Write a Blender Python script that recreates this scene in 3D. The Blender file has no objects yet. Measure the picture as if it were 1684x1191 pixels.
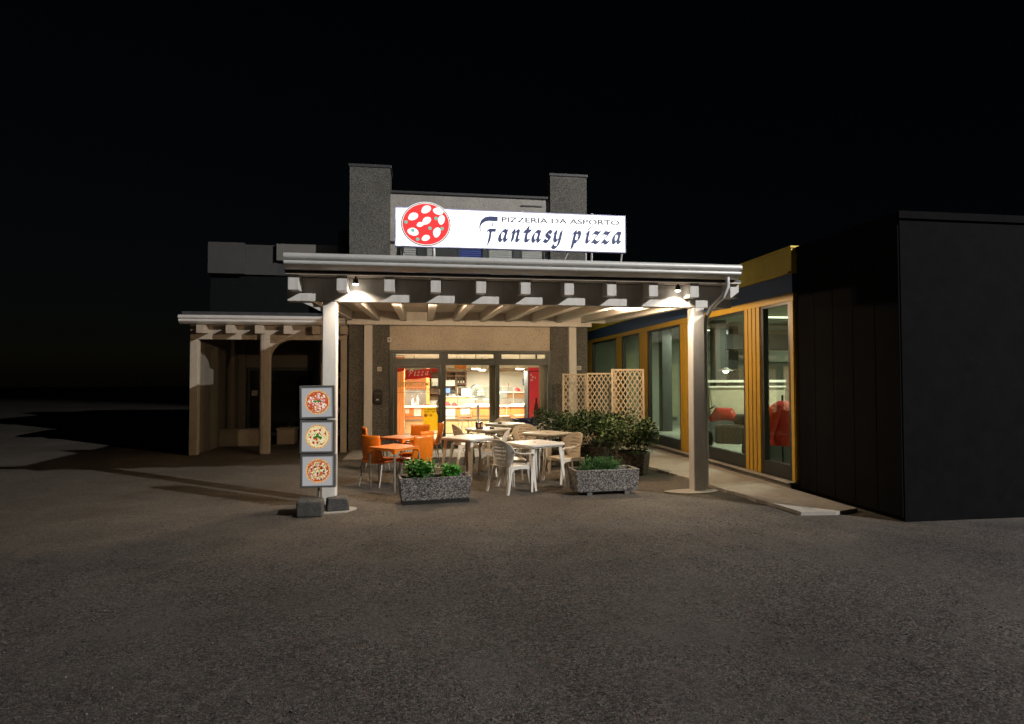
import bpy, bmesh, math, random
from mathutils import Vector, Matrix
R = math.radians
random.seed(7)
scene = bpy.context.scene
col = scene.collection

# ------------------------------------------------------------------ camera, night sky, exposure
cam_d = bpy.data.cameras.new('camera'); cam = bpy.data.objects.new('camera', cam_d); col.objects.link(cam)
cam_d.sensor_width = 36.0; cam_d.lens = 36.0 * 1000 / 1684; cam_d.clip_start = .05; cam_d.clip_end = 600
yaw, pit, rol = R(8.35), R(1.62), R(-.1)
fw = Vector((math.sin(yaw) * math.cos(pit), math.cos(yaw) * math.cos(pit), math.sin(pit)))
r0 = Vector((math.cos(yaw), -math.sin(yaw), 0)); u0 = r0.cross(fw)
rr = math.cos(rol) * r0 + math.sin(rol) * u0; uu = -math.sin(rol) * r0 + math.cos(rol) * u0
cam.matrix_world = Matrix(((rr.x, uu.x, -fw.x, 0), (rr.y, uu.y, -fw.y, 0), (rr.z, uu.z, -fw.z, 1.7), (0, 0, 0, 1)))
scene.camera = cam
w = bpy.data.worlds.new('World'); scene.world = w; w.use_nodes = True
wn = w.node_tree.nodes; wl = w.node_tree.links; wn.clear()
wo = wn.new('ShaderNodeOutputWorld'); wb = wn.new('ShaderNodeBackground'); ws = wn.new('ShaderNodeTexSky')
ws.sky_type = 'NISHITA'; ws.sun_disc = False; ws.sun_elevation = R(12); ws.sun_rotation = R(150)
wb.inputs['Strength'].default_value = .0004
wl.new(ws.outputs[0], wb.inputs[0]); wl.new(wb.outputs[0], wo.inputs[0])
scene.view_settings.view_transform = 'Standard'; scene.view_settings.look = 'None'
scene.view_settings.exposure = 0; scene.view_settings.gamma = 1; scene.view_settings.use_curve_mapping = False
scene.render.engine = 'CYCLES'
cy = scene.cycles
cy.use_denoising = True; cy.max_bounces = 7; cy.diffuse_bounces = 4; cy.glossy_bounces = 3; cy.transmission_bounces = 4
cy.transparent_max_bounces = 12; cy.sample_clamp_indirect = 4; cy.caustics_reflective = False; cy.caustics_refractive = False

# light levels of the lamps the place has (each lamp object is built with its own fitting below)
P_STREET, P_SPOT, P_CANOPY, P_SHOP, P_HALL, E_SIGN = 42000, 125, 210, 120, 140, 1.5
C_STREET, C_SPOT, C_CANOPY, C_SHOP, C_HALL = (1, .965, .92), (1, .82, .62), (1, .70, .43), (1, .87, .69), (1, 1, .84)

# ------------------------------------------------------------------ helpers
def tag(o, label=None, cat=None, group=None, kind=None):
    if label: o['label'] = label
    if cat: o['category'] = cat
    if group: o['group'] = group
    if kind: o['kind'] = kind
    return o

def thing(name, label, cat, loc=(0, 0, 0), rz=0, group=None):
    o = bpy.data.objects.new(name, None); col.objects.link(o); o.empty_display_size = .1
    o.location = loc; o.rotation_euler = (0, 0, rz)
    return tag(o, label, cat, group)

def dup(root, loc, rz, label, group=None):
    r = root.copy(); col.objects.link(r); r.location = loc; r.rotation_euler = (0, 0, rz); r['label'] = label
    if group: r['group'] = group
    for ch in list(root.children):
        c = ch.copy(); col.objects.link(c); c.parent = r
        for g in list(ch.children):
            d = g.copy(); col.objects.link(d); d.parent = c
    return r

class MB:
    def __init__(s): s.v = []; s.f = []
    def add(s, vs, fs):
        n = len(s.v); s.v += [tuple(v) for v in vs]; s.f += [tuple(i + n for i in f) for f in fs]; return s
    def box(s, x0, x1, y0, y1, z0, z1, m=None):
        vs = [Vector((x, y, z)) for z in (z0, z1) for y in (y0, y1) for x in (x0, x1)]
        if m is not None: vs = [m @ v for v in vs]
        return s.add(vs, [(0, 2, 3, 1), (4, 5, 7, 6), (0, 1, 5, 4), (2, 6, 7, 3), (0, 4, 6, 2), (1, 3, 7, 5)])
    def tube(s, pts, r, n=10, cap=True):
        pts = [Vector(p) for p in pts]; k = len(pts)
        rs = r if isinstance(r, (list, tuple)) else [r] * k
        rings = []; prev = None
        for i, p in enumerate(pts):
            d = (pts[min(i + 1, k - 1)] - pts[max(i - 1, 0)]).normalized()
            a = prev if prev is not None else (Vector((0, 0, 1)) if abs(d.z) < .9 else Vector((1, 0, 0)))
            x = (a - d * a.dot(d)).normalized(); y = d.cross(x); prev = x
            rings.append([p + rs[i] * (math.cos(2 * math.pi * j / n) * x + math.sin(2 * math.pi * j / n) * y) for j in range(n)])
        vs = [v for ring in rings for v in ring]
        fs = [(i * n + j, i * n + (j + 1) % n, (i + 1) * n + (j + 1) % n, (i + 1) * n + j) for i in range(k - 1) for j in range(n)]
        if cap: fs += [tuple(reversed(range(n))), tuple((k - 1) * n + j for j in range(n))]
        return s.add(vs, fs)
    def sweep(s, pts, wid, th, side):                      # flat strip: width along 'side', thickness across it
        pts = [Vector(p) for p in pts]; k = len(pts); side = Vector(side).normalized()
        ws = wid if isinstance(wid, (list, tuple)) else [wid] * k
        vs = []
        for i, p in enumerate(pts):
            d = (pts[min(i + 1, k - 1)] - pts[max(i - 1, 0)]).normalized()
            sd = (side - d * side.dot(d)).normalized(); nn = d.cross(sd)
            for a, b in ((-1, -1), (1, -1), (1, 1), (-1, 1)): vs.append(p + sd * ws[i] / 2 * a + nn * th / 2 * b)
        fs = [(i * 4 + j, i * 4 + (j + 1) % 4, i * 4 + 4 + (j + 1) % 4, i * 4 + 4 + j) for i in range(k - 1) for j in range(4)]
        fs += [(3, 2, 1, 0), tuple((k - 1) * 4 + j for j in range(4))]
        return s.add(vs, fs)
    def prism(s, poly, lo, hi, axis='z', m=None):
        def at(p, h):
            v = {'z': Vector((p[0], p[1], h)), 'y': Vector((p[0], h, p[1])), 'x': Vector((h, p[0], p[1]))}[axis]
            return m @ v if m is not None else v
        n = len(poly)
        vs = [at(p, lo) for p in poly] + [at(p, hi) for p in poly]
        fs = [tuple(reversed(range(n))), tuple(range(n, 2 * n))] + [(i, (i + 1) % n, n + (i + 1) % n, n + i) for i in range(n)]
        return s.add(vs, fs)
    def grid(s, P):                                        # P[i][j] points
        a, b = len(P), len(P[0])
        return s.add([q for row in P for q in row], [(i * b + j, i * b + j + 1, (i + 1) * b + j + 1, (i + 1) * b + j) for i in range(a - 1) for j in range(b - 1)])
    def build(s, name, mat, parent=None, bevel=0, smooth=False, solid=0, fix=True, seg=2):
        me = bpy.data.meshes.new(name); me.from_pydata(s.v, [], s.f)
        bm = bmesh.new(); bm.from_mesh(me)
        if fix: bmesh.ops.recalc_face_normals(bm, faces=bm.faces)
        if bevel:
            bmesh.ops.bevel(bm, geom=[e for e in bm.edges if len(e.link_faces) == 2 and e.calc_face_angle(0) > .5], offset=bevel, segments=seg, profile=.5, affect='EDGES')
        bm.to_mesh(me); bm.free()
        if smooth:
            me.shade_smooth(); me.set_sharp_from_angle(angle=R(40))
        me.materials.append(mat)
        o = bpy.data.objects.new(name, me); col.objects.link(o)
        if parent is not None: o.parent = parent
        if solid:
            md = o.modifiers.new('thickness', 'SOLIDIFY'); md.thickness = solid; md.offset = 0
        return o

def bx(name, mat, parent, x0, x1, y0, y1, z0, z1, bevel=0, **k):
    return MB().box(x0, x1, y0, y1, z0, z1).build(name, mat, parent, bevel=bevel, **k)

def rrect(x0, x1, y0, y1, r, n=4):
    P = []
    for cx, cyy, a in ((x1 - r, y1 - r, 0), (x0 + r, y1 - r, 90), (x0 + r, y0 + r, 180), (x1 - r, y0 + r, 270)):
        for i in range(n + 1):
            t = R(a + 90 * i / n); P.append((cx + r * math.cos(t), cyy + r * math.sin(t)))
    return P

def text_mb(name, mat, parent, body, x0, x1, z0, z1, y, th=.004, shear=0, bold=0, tilt=0):
    cu = bpy.data.curves.new('lettering', 'FONT'); cu.body = body; cu.size = 1; cu.resolution_u = 3; cu.extrude = .01; cu.shear = shear; cu.offset = bold
    o = bpy.data.objects.new('lettering', cu); col.objects.link(o)
    dg = bpy.context.evaluated_depsgraph_get(); dg.update()
    me = bpy.data.meshes.new_from_object(o.evaluated_get(dg)); bpy.data.objects.remove(o); me.name = name
    xs = [v.co.x for v in me.vertices]; ys = [v.co.y for v in me.vertices]
    a, b, c, d = min(xs), max(xs), min(ys), max(ys)
    for v in me.vertices:
        X = x0 + (v.co.x - a) / (b - a) * (x1 - x0); Z = z0 + (v.co.y - c) / (d - c) * (z1 - z0) + (X - x0) * tilt
        v.co = (X, y + (-th if v.co.z > 0 else 0), Z)
    me.materials.clear(); me.materials.append(mat)
    ob = bpy.data.objects.new(name, me); col.objects.link(ob); ob.parent = parent
    return ob

# ------------------------------------------------------------------ materials
def nodes(name):
    m = bpy.data.materials.new(name); m.use_nodes = True
    nt = m.node_tree; return m, nt.nodes, nt.links, nt.nodes['Principled BSDF']
def rgb(c): return (c[0], c[1], c[2], 1)
def N(n, t, **k):
    x = n.new(t)
    for a, b in k.items():
        if a in x.inputs: x.inputs[a].default_value = b
        else: setattr(x, a, b)
    return x
def ramp(n, stops, mode='LINEAR'):
    x = n.new('ShaderNodeValToRGB'); e = x.color_ramp.elements; x.color_ramp.interpolation = mode
    while len(e) > 1: e.remove(e[0])
    e[0].position = stops[0][0]; e[0].color = rgb(stops[0][1])
    for p, c in stops[1:]:
        q = e.new(p); q.color = rgb(c)
    return x
def mat(name, c, rough=.6, metal=0, var=.18, scale=6, bump=0, bscale=60, dirt=0, spec=.5, stretch=None):
    m, n, l, b = nodes(name)
    tc = N(n, 'ShaderNodeTexCoord'); src = tc.outputs['Object']
    if stretch:
        mp = N(n, 'ShaderNodeMapping'); mp.inputs['Scale'].default_value = stretch; l.new(src, mp.inputs[0]); src = mp.outputs[0]
    t = N(n, 'ShaderNodeTexNoise', Scale=scale, Detail=6, Roughness=.65); l.new(src, t.inputs['Vector'])
    a = ramp(n, [(.3, [x * (1 - var) for x in c]), (.7, [min(1, x * (1 + var)) for x in c])]); l.new(t.outputs[0], a.inputs[0]); out = a.outputs[0]
    if dirt:
        t2 = N(n, 'ShaderNodeTexNoise', Scale=scale * .35, Detail=8, Roughness=.75); l.new(src, t2.inputs['Vector'])
        rp = ramp(n, [(.5, (0, 0, 0)), (.72, (1, 1, 1))]); l.new(t2.outputs[0], rp.inputs[0])
        mu = N(n, 'ShaderNodeMath', operation='MULTIPLY'); mu.inputs[1].default_value = dirt; l.new(rp.outputs[0], mu.inputs[0])
        mx = N(n, 'ShaderNodeMix', data_type='RGBA'); l.new(mu.outputs[0], mx.inputs[0]); l.new(out, mx.inputs[6]); mx.inputs[7].default_value = rgb([x * .35 for x in c]); out = mx.outputs[2]
    l.new(out, b.inputs['Base Color'])
    b.inputs['Metallic'].default_value = metal; b.inputs['Specular IOR Level'].default_value = spec
    mr = N(n, 'ShaderNodeMapRange'); mr.inputs['To Min'].default_value = max(0, rough - .1); mr.inputs['To Max'].default_value = min(1, rough + .1)
    l.new(t.outputs[0], mr.inputs[0]); l.new(mr.outputs[0], b.inputs['Roughness'])
    if bump:
        t3 = N(n, 'ShaderNodeTexNoise', Scale=bscale, Detail=5); l.new(src, t3.inputs['Vector'])
        bp = N(n, 'ShaderNodeBump', Strength=bump, Distance=.01); l.new(t3.outputs[0], bp.inputs['Height']); l.new(bp.outputs[0], b.inputs['Normal'])
    return m
def emit(name, c, s, base=None):
    m, n, l, b = nodes(name)
    b.inputs['Base Color'].default_value = rgb(base or c); b.inputs['Emission Color'].default_value = rgb(c); b.inputs['Emission Strength'].default_value = s
    b.inputs['Roughness'].default_value = .4
    return m
def aggregate(name, stops, scale, bump=.6, rough=.8):
    m, n, l, b = nodes(name)
    tc = N(n, 'ShaderNodeTexCoord')
    ns = N(n, 'ShaderNodeTexNoise', Scale=scale * .6, Detail=3); l.new(tc.outputs['Object'], ns.inputs['Vector'])
    mx = N(n, 'ShaderNodeMix', data_type='RGBA'); mx.inputs[0].default_value = .03; l.new(tc.outputs['Object'], mx.inputs[6]); l.new(ns.outputs[1], mx.inputs[7])
    v = N(n, 'ShaderNodeTexVoronoi', Scale=scale); l.new(mx.outputs[2], v.inputs['Vector'])
    sp = N(n, 'ShaderNodeSeparateColor'); l.new(v.outputs['Color'], sp.inputs[0])
    a = ramp(n, stops, 'CONSTANT'); l.new(sp.outputs[0], a.inputs[0])
    big = N(n, 'ShaderNodeTexNoise', Scale=1.3, Detail=5); l.new(tc.outputs['Object'], big.inputs['Vector'])
    mr = N(n, 'ShaderNodeMapRange'); mr.inputs['To Min'].default_value = .6; mr.inputs['To Max'].default_value = 1.35; l.new(big.outputs[0], mr.inputs[0])
    mm = N(n, 'ShaderNodeVectorMath', operation='SCALE'); l.new(a.outputs[0], mm.inputs[0]); l.new(mr.outputs[0], mm.inputs['Scale'])
    l.new(mm.outputs[0], b.inputs['Base Color']); b.inputs['Roughness'].default_value = rough
    bp = N(n, 'ShaderNodeBump', Strength=bump, Distance=.008); bp.invert = True; l.new(v.outputs['Distance'], bp.inputs['Height']); l.new(bp.outputs[0], b.inputs['Normal'])
    return m
def glass(name, tint=(.93, .96, .95), base=.05, rough=0.0):
    m, n, l, b = nodes(name); n.remove(b); out = n['Material Output']
    tr = N(n, 'ShaderNodeBsdfTransparent'); tr.inputs[0].default_value = rgb(tint)
    gl = N(n, 'ShaderNodeBsdfGlossy'); gl.inputs['Roughness'].default_value = rough
    fr = N(n, 'ShaderNodeFresnel', IOR=1.5); ge = N(n, 'ShaderNodeNewGeometry'); io = N(n, 'ShaderNodeMath', operation='MULTIPLY_ADD')
    l.new(ge.outputs['Backfacing'], io.inputs[0]); io.inputs[1].default_value = 1 / 1.5 - 1.5; io.inputs[2].default_value = 1.5; l.new(io.outputs[0], fr.inputs['IOR'])
    mx = N(n, 'ShaderNodeMixShader'); l.new(fr.outputs[0], mx.inputs[0]); l.new(tr.outputs[0], mx.inputs[1]); l.new(gl.outputs[0], mx.inputs[2]); l.new(mx.outputs[0], out.inputs[0])
    return m
def film(name, c):
    m, n, l, b = nodes(name); b.inputs['Base Color'].default_value = rgb(c); b.inputs['Roughness'].default_value = .5
    tl = N(n, 'ShaderNodeBsdfTranslucent'); tl.inputs[0].default_value = rgb(c); mx = N(n, 'ShaderNodeMixShader'); mx.inputs[0].default_value = .65
    l.new(b.outputs[0], mx.inputs[1]); l.new(tl.outputs[0], mx.inputs[2]); l.new(mx.outputs[0], n['Material Output'].inputs[0])
    return m
def leaf(name, c1, c2, rough=.55):
    m, n, l, b = nodes(name)
    g = N(n, 'ShaderNodeNewGeometry')
    a = ramp(n, [(0, c1), (1, c2)]); l.new(g.outputs['Random Per Island'], a.inputs[0]); l.new(a.outputs[0], b.inputs['Base Color'])
    b.inputs['Roughness'].default_value = rough
    return m
def asphalt(name):
    m, n, l, b = nodes(name)
    tc = N(n, 'ShaderNodeTexCoord'); P = tc.outputs['Object']
    nv_ = N(n, 'ShaderNodeTexNoise', Scale=30, Detail=3); l.new(P, nv_.inputs['Vector']); wp = N(n, 'ShaderNodeMix', data_type='RGBA'); wp.inputs[0].default_value = .03; l.new(P, wp.inputs[6]); l.new(nv_.outputs[1], wp.inputs[7])
    v = N(n, 'ShaderNodeTexVoronoi', Scale=85); l.new(wp.outputs[2], v.inputs['Vector'])
    sp = N(n, 'ShaderNodeSeparateColor'); l.new(v.outputs['Color'], sp.inputs[0])
    a = ramp(n, [(0, (.018, .018, .018)), (.3, (.045, .043, .042)), (.6, (.085, .082, .078)), (.82, (.15, .145, .138)), (.93, (.11, .065, .055)), (1, (.06, .07, .07))]); l.new(sp.outputs[0], a.inputs[0])
    big = N(n, 'ShaderNodeTexNoise', Scale=.45, Detail=7, Roughness=.7); l.new(P, big.inputs['Vector'])
    mr = N(n, 'ShaderNodeMapRange'); mr.inputs['From Min'].default_value = .3; mr.inputs['From Max'].default_value = .7; mr.inputs['To Min'].default_value = .62; mr.inputs['To Max'].default_value = 1.2; l.new(big.outputs[0], mr.inputs[0])
    sm = N(n, 'ShaderNodeMix', data_type='RGBA')             # patches where fine dust fills the stone
    t2 = N(n, 'ShaderNodeTexNoise', Scale=.8, Detail=6, Roughness=.7); l.new(P, t2.inputs['Vector'])
    r2 = ramp(n, [(.45, (0, 0, 0)), (.66, (.7, .7, .7))]); l.new(t2.outputs[0], r2.inputs[0]); l.new(r2.outputs[0], sm.inputs[0])
    l.new(a.outputs[0], sm.inputs[6]); sm.inputs[7].default_value = (.078, .074, .069, 1)
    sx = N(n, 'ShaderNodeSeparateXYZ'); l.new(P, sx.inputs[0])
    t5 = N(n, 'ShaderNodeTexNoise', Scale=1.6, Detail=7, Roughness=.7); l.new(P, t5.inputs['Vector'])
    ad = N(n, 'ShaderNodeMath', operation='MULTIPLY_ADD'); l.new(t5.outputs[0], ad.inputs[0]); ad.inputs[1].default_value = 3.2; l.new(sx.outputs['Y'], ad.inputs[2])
    dm = N(n, 'ShaderNodeMapRange', interpolation_type='SMOOTHSTEP'); dm.inputs['From Min'].default_value = 6.9; dm.inputs['From Max'].default_value = 9.2; dm.inputs['To Max'].default_value = .85; l.new(ad.outputs[0], dm.inputs[0])  # warm lamp pool before the canopy put into this paler dusty ground colour
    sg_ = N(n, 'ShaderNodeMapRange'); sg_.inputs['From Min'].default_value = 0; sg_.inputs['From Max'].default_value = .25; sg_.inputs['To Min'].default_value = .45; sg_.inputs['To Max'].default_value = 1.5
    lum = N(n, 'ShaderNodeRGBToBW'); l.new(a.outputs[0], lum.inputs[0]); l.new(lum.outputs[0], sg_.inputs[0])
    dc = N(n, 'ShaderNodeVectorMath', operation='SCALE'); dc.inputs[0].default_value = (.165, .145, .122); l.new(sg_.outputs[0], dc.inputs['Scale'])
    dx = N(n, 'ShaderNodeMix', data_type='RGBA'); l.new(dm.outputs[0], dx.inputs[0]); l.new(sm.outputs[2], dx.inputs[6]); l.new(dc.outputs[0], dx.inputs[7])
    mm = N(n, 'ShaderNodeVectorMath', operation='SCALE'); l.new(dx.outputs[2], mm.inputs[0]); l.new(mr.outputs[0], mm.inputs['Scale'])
    l.new(mm.outputs[0], b.inputs['Base Color']); b.inputs['Roughness'].default_value = .9; b.inputs['Specular IOR Level'].default_value = .2
    fine = N(n, 'ShaderNodeTexNoise', Scale=190, Detail=3, Roughness=.6); l.new(P, fine.inputs['Vector'])
    hs_ = N(n, 'ShaderNodeMath', operation='MULTIPLY_ADD'); l.new(fine.outputs[0], hs_.inputs[0]); hs_.inputs[1].default_value = -.9; l.new(v.outputs['Distance'], hs_.inputs[2])
    sr = N(n, 'ShaderNodeMapRange'); sr.inputs['To Min'].default_value = 1.0; sr.inputs['To Max'].default_value = .4; l.new(r2.outputs[0], sr.inputs[0])
    bp = N(n, 'ShaderNodeBump', Distance=.010); bp.invert = True; l.new(hs_.outputs[0], bp.inputs['Height']); l.new(sr.outputs[0], bp.inputs['Strength'])
    t4 = N(n, 'ShaderNodeTexNoise', Scale=14, Detail=6); l.new(P, t4.inputs['Vector'])
    bp2 = N(n, 'ShaderNodeBump', Strength=.35, Distance=.03); l.new(t4.outputs[0], bp2.inputs['Height']); l.new(bp.outputs[0], bp2.inputs['Normal'])
    l.new(bp2.outputs[0], b.inputs['Normal'])
    return m

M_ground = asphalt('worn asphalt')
M_white = mat('white painted timber', (.66, .645, .615), .6, var=.07, scale=5, bump=.06, bscale=25, stretch=(3, 3, .6), dirt=.3)
M_board = mat('painted roof boards', (.60, .54, .46), .65, var=.08, scale=4, bump=.1, dirt=.2)
M_alu = mat('grey aluminium gutter', (.70, .70, .69), .42, metal=.25, var=.04, scale=3, dirt=.15)
M_pebble = aggregate('dark pebble dash', [(0, (.05, .048, .042)), (.3, (.10, .095, .085)), (.55, (.17, .16, .145)), (.8, (.22, .215, .19)), (.93, (.08, .08, .075))], 95, .4)
M_panel = aggregate('cream aggregate panel', [(0, (.58, .51, .42)), (.45, (.64, .56, .46)), (.8, (.52, .45, .36)), (.95, (.22, .18, .14))], 75, .2)
M_cap = mat('dark sheet metal coping', (.055, .055, .058), .5, var=.2)
M_frame = mat('dark grey green metal frame', (.045, .055, .05), .42, var=.15)
M_glass = glass('clear shop glass')
M_conc = mat('pale concrete', (.33, .31, .28), .85, var=.15, scale=9, bump=.3, bscale=50, dirt=.5)
M_concd = mat('dark stained concrete', (.13, .125, .115), .9, var=.3, scale=9, bump=.5, bscale=30, dirt=.5)
M_stone = mat('rough charcoal stone', (.055, .053, .05), .9, var=.35, scale=14, bump=.9, bscale=22)
M_orange = mat('glossy orange plastic', (.76, .19, .012), .28, var=.04, scale=3)
M_orange_top = mat('matt orange table laminate', (.62, .20, .05), .45, var=.05)
M_steel = mat('brushed grey metal leg', (.45, .43, .40), .4, metal=.8, var=.08)
M_plastic = mat('white garden plastic', (.60, .575, .52), .4, var=.05, scale=4, dirt=.12)
M_plast2 = mat('cream garden plastic', (.54, .48, .39), .4, var=.05, scale=4, dirt=.15)
M_aggr = aggregate('exposed aggregate', [(0, (.03, .029, .028)), (.25, (.075, .072, .068)), (.42, (.15, .142, .132)), (.60, (.26, .25, .232)), (.82, (.38, .365, .34)), (.93, (.24, .17, .145))], 82, 1.0)
M_aggr2 = aggregate('brown exposed aggregate', [(0, (.02, .016, .014)), (.3, (.07, .055, .045)), (.6, (.15, .12, .10)), (.85, (.25, .2, .17))], 82, 1.0)
M_soil = mat('potting soil', (.035, .024, .017), .95, var=.5, scale=40, bump=.8)
M_black = mat('black painted metal', (.012, .012, .012), .5, var=.2)
M_cream = mat('cream trellis timber', (.58, .49, .365), .6, var=.10, scale=8, bump=.2)
M_yellow = mat('ochre yellow cladding', (.40, .235, .014), .5, var=.10, scale=2, dirt=.15)
M_yellow2 = mat('yellow fascia sheet', (.78, .55, .04), .5, var=.10, scale=2, dirt=.2)
M_blue = mat('navy blue band sheet', (.02, .05, .125), .5, var=.15)
M_bframe = mat('black window frame', (.012, .014, .014), .4, var=.15)
M_basil = leaf('basil leaves', (.03, .13, .015), (.09, .30, .04), .4)
M_basil2 = leaf('bright basil leaves', (.04, .18, .02), (.10, .36, .05), .38)
M_dkleaf = leaf('dark shrub leaves', (.009, .03, .007), (.032, .08, .018))
M_mdleaf = leaf('olive shrub leaves', (.018, .05, .01), (.07, .14, .03))
M_heath = leaf('green needle sprays', (.035, .13, .03), (.11, .28, .07))
M_bark = mat('shrub bark', (.06, .04, .03), .9)

# ------------------------------------------------------------------ ground
def ground():
    xs = [-120, -40] + [-12 + i * .5 for i in range(53)] + [40, 120]; ys = [-60, -12] + [-2 + i * .5 for i in range(49)] + [60, 160]
    rnd = random.Random(3)
    P = [[(x, y, (rnd.uniform(-.006, .003) if -11 < x < 4 and -1 < y < 7.6 else 0)) for x in xs] for y in ys]
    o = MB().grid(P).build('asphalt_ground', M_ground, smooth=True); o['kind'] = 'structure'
ground()
# loose stones on the asphalt
def gravel():
    t = (1 + 5 ** .5) / 2
    iv = [Vector(v).normalized() for v in ((-1, t, 0), (1, t, 0), (-1, -t, 0), (1, -t, 0), (0, -1, t), (0, 1, t), (0, -1, -t), (0, 1, -t), (t, 0, -1), (t, 0, 1), (-t, 0, -1), (-t, 0, 1))]
    jf = [(0, 11, 5), (0, 5, 1), (0, 1, 7), (0, 7, 10), (0, 10, 11), (1, 5, 9), (5, 11, 4), (11, 10, 2), (10, 7, 6), (7, 1, 8), (3, 9, 4), (3, 4, 2), (3, 2, 6), (3, 6, 8), (3, 8, 9), (4, 9, 5), (2, 4, 11), (6, 2, 10), (8, 6, 7), (9, 8, 1)]
    rnd = random.Random(11); mb = MB(); k = 0
    cl = [(rnd.uniform(-3.5, 4.2), rnd.uniform(1.8, 7.6)) for _ in range(26)]
    while k < 9500:
        if rnd.random() < .55:
            c = rnd.choice(cl); x, y = rnd.gauss(c[0], .55), rnd.gauss(c[1], .45)
        elif rnd.random() < .12: y = rnd.uniform(5.6, 8.6); x = 4.42 + (8.9 - y) * .1 + rnd.gauss(-.08, .1)
        else: x, y = rnd.uniform(-4.5, 4.6), rnd.uniform(1.6, 8.2)
        r = rnd.choice((.002, .0025, .003, .004, .005, .0065)) * rnd.uniform(.7, 1.2)
        rot = Matrix.Rotation(rnd.uniform(0, 6.3), 3, Vector((rnd.gauss(0, 1), rnd.gauss(0, 1), rnd.gauss(0, 1))).normalized())
        s = Vector((r * rnd.uniform(.8, 1.5), r * rnd.uniform(.8, 1.3), r * rnd.uniform(.5, .9)))
        mb.add([Vector((x, y, r * .35)) + rot @ Vector((v.x * s.x, v.y * s.y, v.z * s.z)) for v in iv], jf); k += 1
    m = leaf('loose stone', (.035, .034, .033), (.13, .125, .12), .9)
    o = mb.build('gravel', m, fix=False); o['kind'] = 'stuff'; o['label'] = 'loose grey gravel scattered over the worn asphalt'; o['category'] = 'gravel'
gravel()
# concrete footway along the yellow building, its outer edge broken
rnd = random.Random(5)
edge = []
yy = 7.0
while yy < 14.6:
    edge.append((4.46 + (8.9 - yy) * .098 + rnd.uniform(-.03, .03), yy)); yy += .14
sw = MB().prism(edge + [(5.5, 14.6), (5.5, 7.1), (5.1, 6.96)], -.05, .045).build('footway', M_conc); sw['kind'] = 'structure'
# paving in front of the shop door: separate slabs
pv = MB().box(-1.7, 3.6, 13.2, 14.97, -.05, .004).build('paving_bed', M_concd); pv['kind'] = 'structure'
slab = None
for i in range(8):
    for j in range(3):
        x0 = -1.66 + i * .655; y0 = 13.23 + j * .58
        o = bx('paving_slab', M_conc, pv, x0, x0 + .64, y0, y0 + .565, .0, .016 + rnd.uniform(0, .006))
# concrete pads under the canopy posts
for cx, cyy, rx, ry in ((4.02, 8.72, .42, .18), (-1.2, 8.2, .34, .22)):
    P = [(cx + rx * math.cos(a) * (1 + .08 * math.sin(3 * a)), cyy + ry * math.sin(a)) for a in [i * math.pi / 14 for i in range(28)]]
    o = MB().prism(P, -.03, .012).build('concrete_pad', M_conc); o['kind'] = 'structure'

# ------------------------------------------------------------------ pizzeria building
piz = thing('pizzeria_building', 'pizzeria with tall pebble dash pilasters and a glazed lit shopfront behind the canopy', 'building', (0, 15, 0))
def PB(name, m, x0, x1, y0, y1, z0, z1, bevel=0, parent=None):
    return bx(name, m, parent or piz, x0, x1, y0 - 15, y1 - 15, z0, z1, bevel)
PB('pilaster', M_pebble, -1.76, -.80, 15, 15.7, -.02, 6.86); PB('pilaster', M_pebble, 3.19, 4.14, 15, 15.7, -.02, 6.86)
PB('coping', M_cap, -1.79, -.77, 14.97, 15.73, 6.86, 6.93, .01); PB('coping', M_cap, 3.16, 4.17, 14.97, 15.73, 6.86, 6.93, .01)
PB('cream_post', M_white, -1.39, -1.20, 14.86, 14.997, 0, 3.0, .008); PB('cream_post', M_white, 3.63, 3.82, 14.86, 14.997, 0, 3.0, .008)
M_upper = aggregate('pale aggregate render', [(0, (.36, .34, .31)), (.5, (.42, .40, .37)), (.85, (.30, .28, .26)), (.96, (.16, .15, .14))], 70, .2)
PB('facade_panel', M_panel, -.797, 3.187, 15.08, 15.3, 2.412, 3.5)
PB('upper_wall', M_upper, -.797, 3.187, 15.12, 15.4, 3.503, 4.2); PB('upper_wall', M_upper, -.797, 3.187, 15.12, 15.4, 5.1, 6.28)
PB('coping', M_cap, -.767, 3.157, 15.06, 15.46, 6.28, 6.345, .01)
PB('wall_vent', M_cap, 2.45, 3.0, 15.09, 15.118, 6.08, 6.11)
# upper windows with roller shutters; the one behind the sign is blue
M_shut = mat('grey roller shutter', (.42, .43, .41), .55, var=.06); M_blueshut = mat('blue roller shutter', (.05, .08, .30), .5, var=.08)
xs = [-.79, -.56, -.09, .07, .29, .86, 1.52, 1.61, 2.30, 2.45, 3.08, 3.18]
PB('window_surround', M_upper, -.797, 3.187, 15.24, 15.4, 4.202, 5.098)
for x0, x1, m in ((-.56, -.10, M_shut), (.06, .30, M_shut), (.86, 1.52, M_blueshut), (1.61, 2.30, M_shut), (2.45, 3.08, M_shut)):
    f = MB()
    for a, b, c, d in ((x0, x0 + .04, 4.203, 5.097), (x1 - .04, x1, 4.203, 5.097), (x0 + .04, x1 - .04, 4.203, 4.25), (x0 + .04, x1 - .04, 5.05, 5.097)): f.box(a, b, .14, .235, c, d)
    wf = f.build('upper_window', M_frame, piz)
    k = 0
    z = 4.252
    while z < 5.04:
        MB().prism([(.19, z), (.178, z + .012), (.178, z + .042), (.19, z + .05), (.2, z + .05), (.2, z)], x0 + .042, x1 - .042, 'x').build('shutter_slat', m, wf); z += .053
for i in range(0, len(xs), 1): pass
for a, b in ((-.10, .06), (.30, .86), (1.52, 1.61), (2.30, 2.45)): PB('window_pier', M_frame, a + .002, b - .002, 15.15, 15.239, 4.203, 5.097)
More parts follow.
